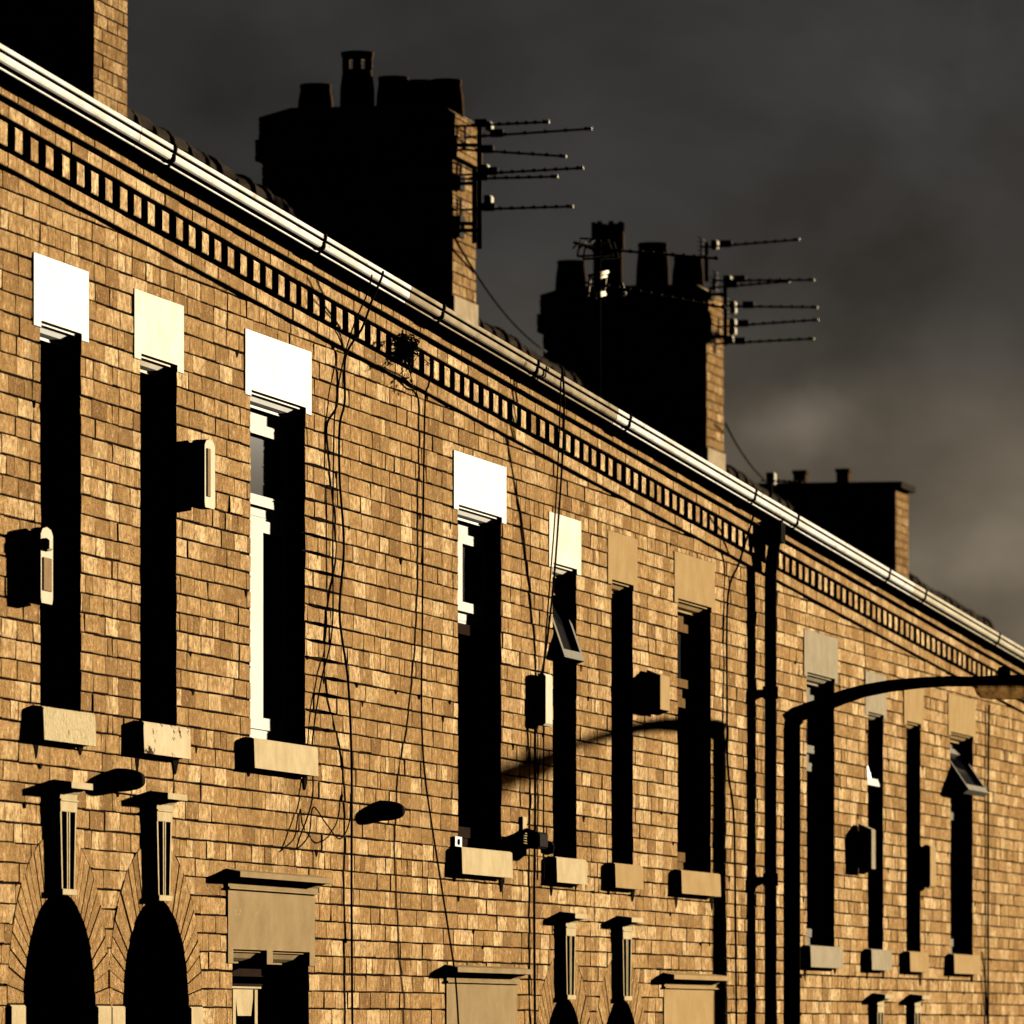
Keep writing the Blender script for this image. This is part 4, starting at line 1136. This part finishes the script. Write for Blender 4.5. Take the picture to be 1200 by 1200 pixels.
# ------------------------------------------------------------------ sun and sky
AZ, EL = D_(12.8), D_(5.7)           # azimuth measured from the wall line, elevation
to_sun = Vector((math.cos(EL) * math.cos(AZ), -math.cos(EL) * math.sin(AZ), math.sin(EL)))
sd = bpy.data.lights.new('Sun', 'SUN'); sd.energy = 4.6; sd.angle = D_(0.8); sd.color = (1.0, 0.87, 0.66)
so = bpy.data.objects.new('Sun', sd); COL.objects.link(so); so.rotation_euler = (-to_sun).to_track_quat('-Z', 'Y').to_euler()
so.location = (20, -20, 30)
w = bpy.data.worlds.new('World'); sc.world = w; w.use_nodes = True; nt = w.node_tree
bg = nt.nodes['Background']
sky = N(nt, 'ShaderNodeTexSky'); sky.sky_type = 'NISHITA'; sky.sun_disc = False; sky.sun_elevation = EL
sky.sun_rotation = math.atan2(to_sun.x, to_sun.y); sky.air_density = 1.0; sky.dust_density = 3.0
tc = N(nt, 'ShaderNodeTexCoord'); gen = tc.outputs['Generated']
sep = N(nt, 'ShaderNodeSeparateXYZ'); nt.links.new(gen, sep.inputs[0])
# storm cloud: thick and dark overhead, thinning to a dusty glow low down
elv = ramp(nt, sep.outputs['Z'], [(0.0, 0.9), (0.045, 0.72), (0.060, 0.46), (0.076, 0.23), (0.092, 0.13), (0.115, 0.13), (0.4, 0.05), (1.0, 0.03)])
nt.nodes[-1].color_ramp.interpolation = 'B_SPLINE'
n1 = noise(nt, stretch(nt, gen, (22, 22, 34)), 1.0, 5, 0.5, 0.3)
n2 = noise(nt, stretch(nt, gen, (8, 8, 22)), 1.0, 4, 0.5, 0.2)
mul = mixc(nt, 1.0, elv, ramp(nt, n1, [(0.32, 0.50), (0.70, 1.65)]), 'MULTIPLY')
mul = mixc(nt, 1.0, mul, ramp(nt, n2, [(0.25, 0.75), (0.75, 1.30)]), 'MULTIPLY')
tint = ramp(nt, sep.outputs['Z'], [(0.0, (1.0, 0.78, 0.52)), (0.074, (1.0, 0.84, 0.62)), (0.085, (1.0, 0.95, 0.87)), (0.10, (0.97, 0.98, 1.0)), (0.13, (0.95, 0.98, 1.02))])
nt.nodes[-1].color_ramp.interpolation = "B_SPLINE"
def glow(px, py, w0, amt):
    a = (px - 600) / F_PX; b = (1205 - py) / F_PX
    v = Vector((C_ + a * S_, S_ - a * C_, b)).normalized()
    sb = N(nt, 'ShaderNodeVectorMath', operation='SUBTRACT'); nt.links.new(gen, sb.inputs[0]); sb.inputs[1].default_value = v
    mp = N(nt, 'ShaderNodeMapping'); mp.inputs['Scale'].default_value = (1, 1, 1.7); nt.links.new(sb.outputs[0], mp.inputs['Vector'])
    nz = N(nt, 'ShaderNodeTexNoise'); nz.inputs['Scale'].default_value = 75; nz.inputs['Detail'].default_value = 5; nt.links.new(gen, nz.inputs['Vector'])
    ln = N(nt, 'ShaderNodeVectorMath', operation='LENGTH'); nt.links.new(mp.outputs[0], ln.inputs[0])
    ds = N(nt, 'ShaderNodeMath', operation='MULTIPLY_ADD'); nt.links.new(nz.outputs['Fac'], ds.inputs[0]); ds.inputs[1].default_value = w0 * 1.7
    nt.links.new(ln.outputs['Value'], ds.inputs[2])
    o = ramp(nt, ds.outputs[0], [(w0 * 0.55, amt), (w0 * 1.9, 0.0)])
    nt.nodes[-1].color_ramp.interpolation = 'EASE'
    return o
for g_ in (glow(930, 500, 0.012, 0.42), glow(1165, 655, 0.012, 0.34)):
    mul = mixc(nt, 1.0, mul, g_, 'ADD')
cloud = mixc(nt, 1.0, mul, tint, 'MULTIPLY')
cl = N(nt, 'ShaderNodeVectorMath', operation='SCALE'); nt.links.new(cloud, cl.inputs[0]); cl.inputs['Scale'].default_value = 0.37
ns = N(nt, 'ShaderNodeVectorMath', operation='SCALE'); nt.links.new(sky.outputs[0], ns.inputs[0]); ns.inputs['Scale'].default_value = 0.001
ad = N(nt, 'ShaderNodeVectorMath', operation='ADD'); nt.links.new(cl.outputs[0], ad.inputs[0]); nt.links.new(ns.outputs[0], ad.inputs[1])
# the cloud is lit from where the low sun breaks through: bright towards the end of the street; unseen sky behind blackened to deepen the shadows
dt = N(nt, 'ShaderNodeVectorMath', operation='DOT_PRODUCT'); nt.links.new(gen, dt.inputs[0]); dt.inputs[1].default_value = (math.cos(0.0), 0.0, 0.0)
az = ramp(nt, dt.outputs['Value'], [(0.0, 0.04), (0.55, 0.07), (0.80, 0.2), (0.93, 0.8), (0.98, 1.0)])
fin = mixc(nt, 1.0, ad.outputs[0], az, 'MULTIPLY')
nt.links.new(fin, bg.inputs['Color']); bg.inputs['Strength'].default_value = 0.1

# ------------------------------------------------------------------ camera
cd = bpy.data.cameras.new('Camera'); co = bpy.data.objects.new('Camera', cd); COL.objects.link(co); sc.camera = co
cd.sensor_width = 36; cd.sensor_fit = 'HORIZONTAL'; cd.lens = F_PX / 1200 * 36
cd.shift_y = (1205 - 600) / 1200
co.location = (0, -DIST, EYE); co.rotation_euler = (math.pi / 2, 0, -(math.pi / 2 - PHI))
cd.clip_end = 3000
cd.dof.use_dof = True; cd.dof.focus_distance = 35.0; cd.dof.aperture_fstop = 10.0
sc.view_settings.view_transform = 'Standard'; sc.view_settings.look = 'None'; sc.view_settings.gamma = 1
sc.view_settings.exposure = EX
sc.cycles.max_bounces = 4; sc.cycles.diffuse_bounces = 0; sc.cycles.glossy_bounces = 2
sc.render.resolution_x = 1024; sc.render.resolution_y = 1024
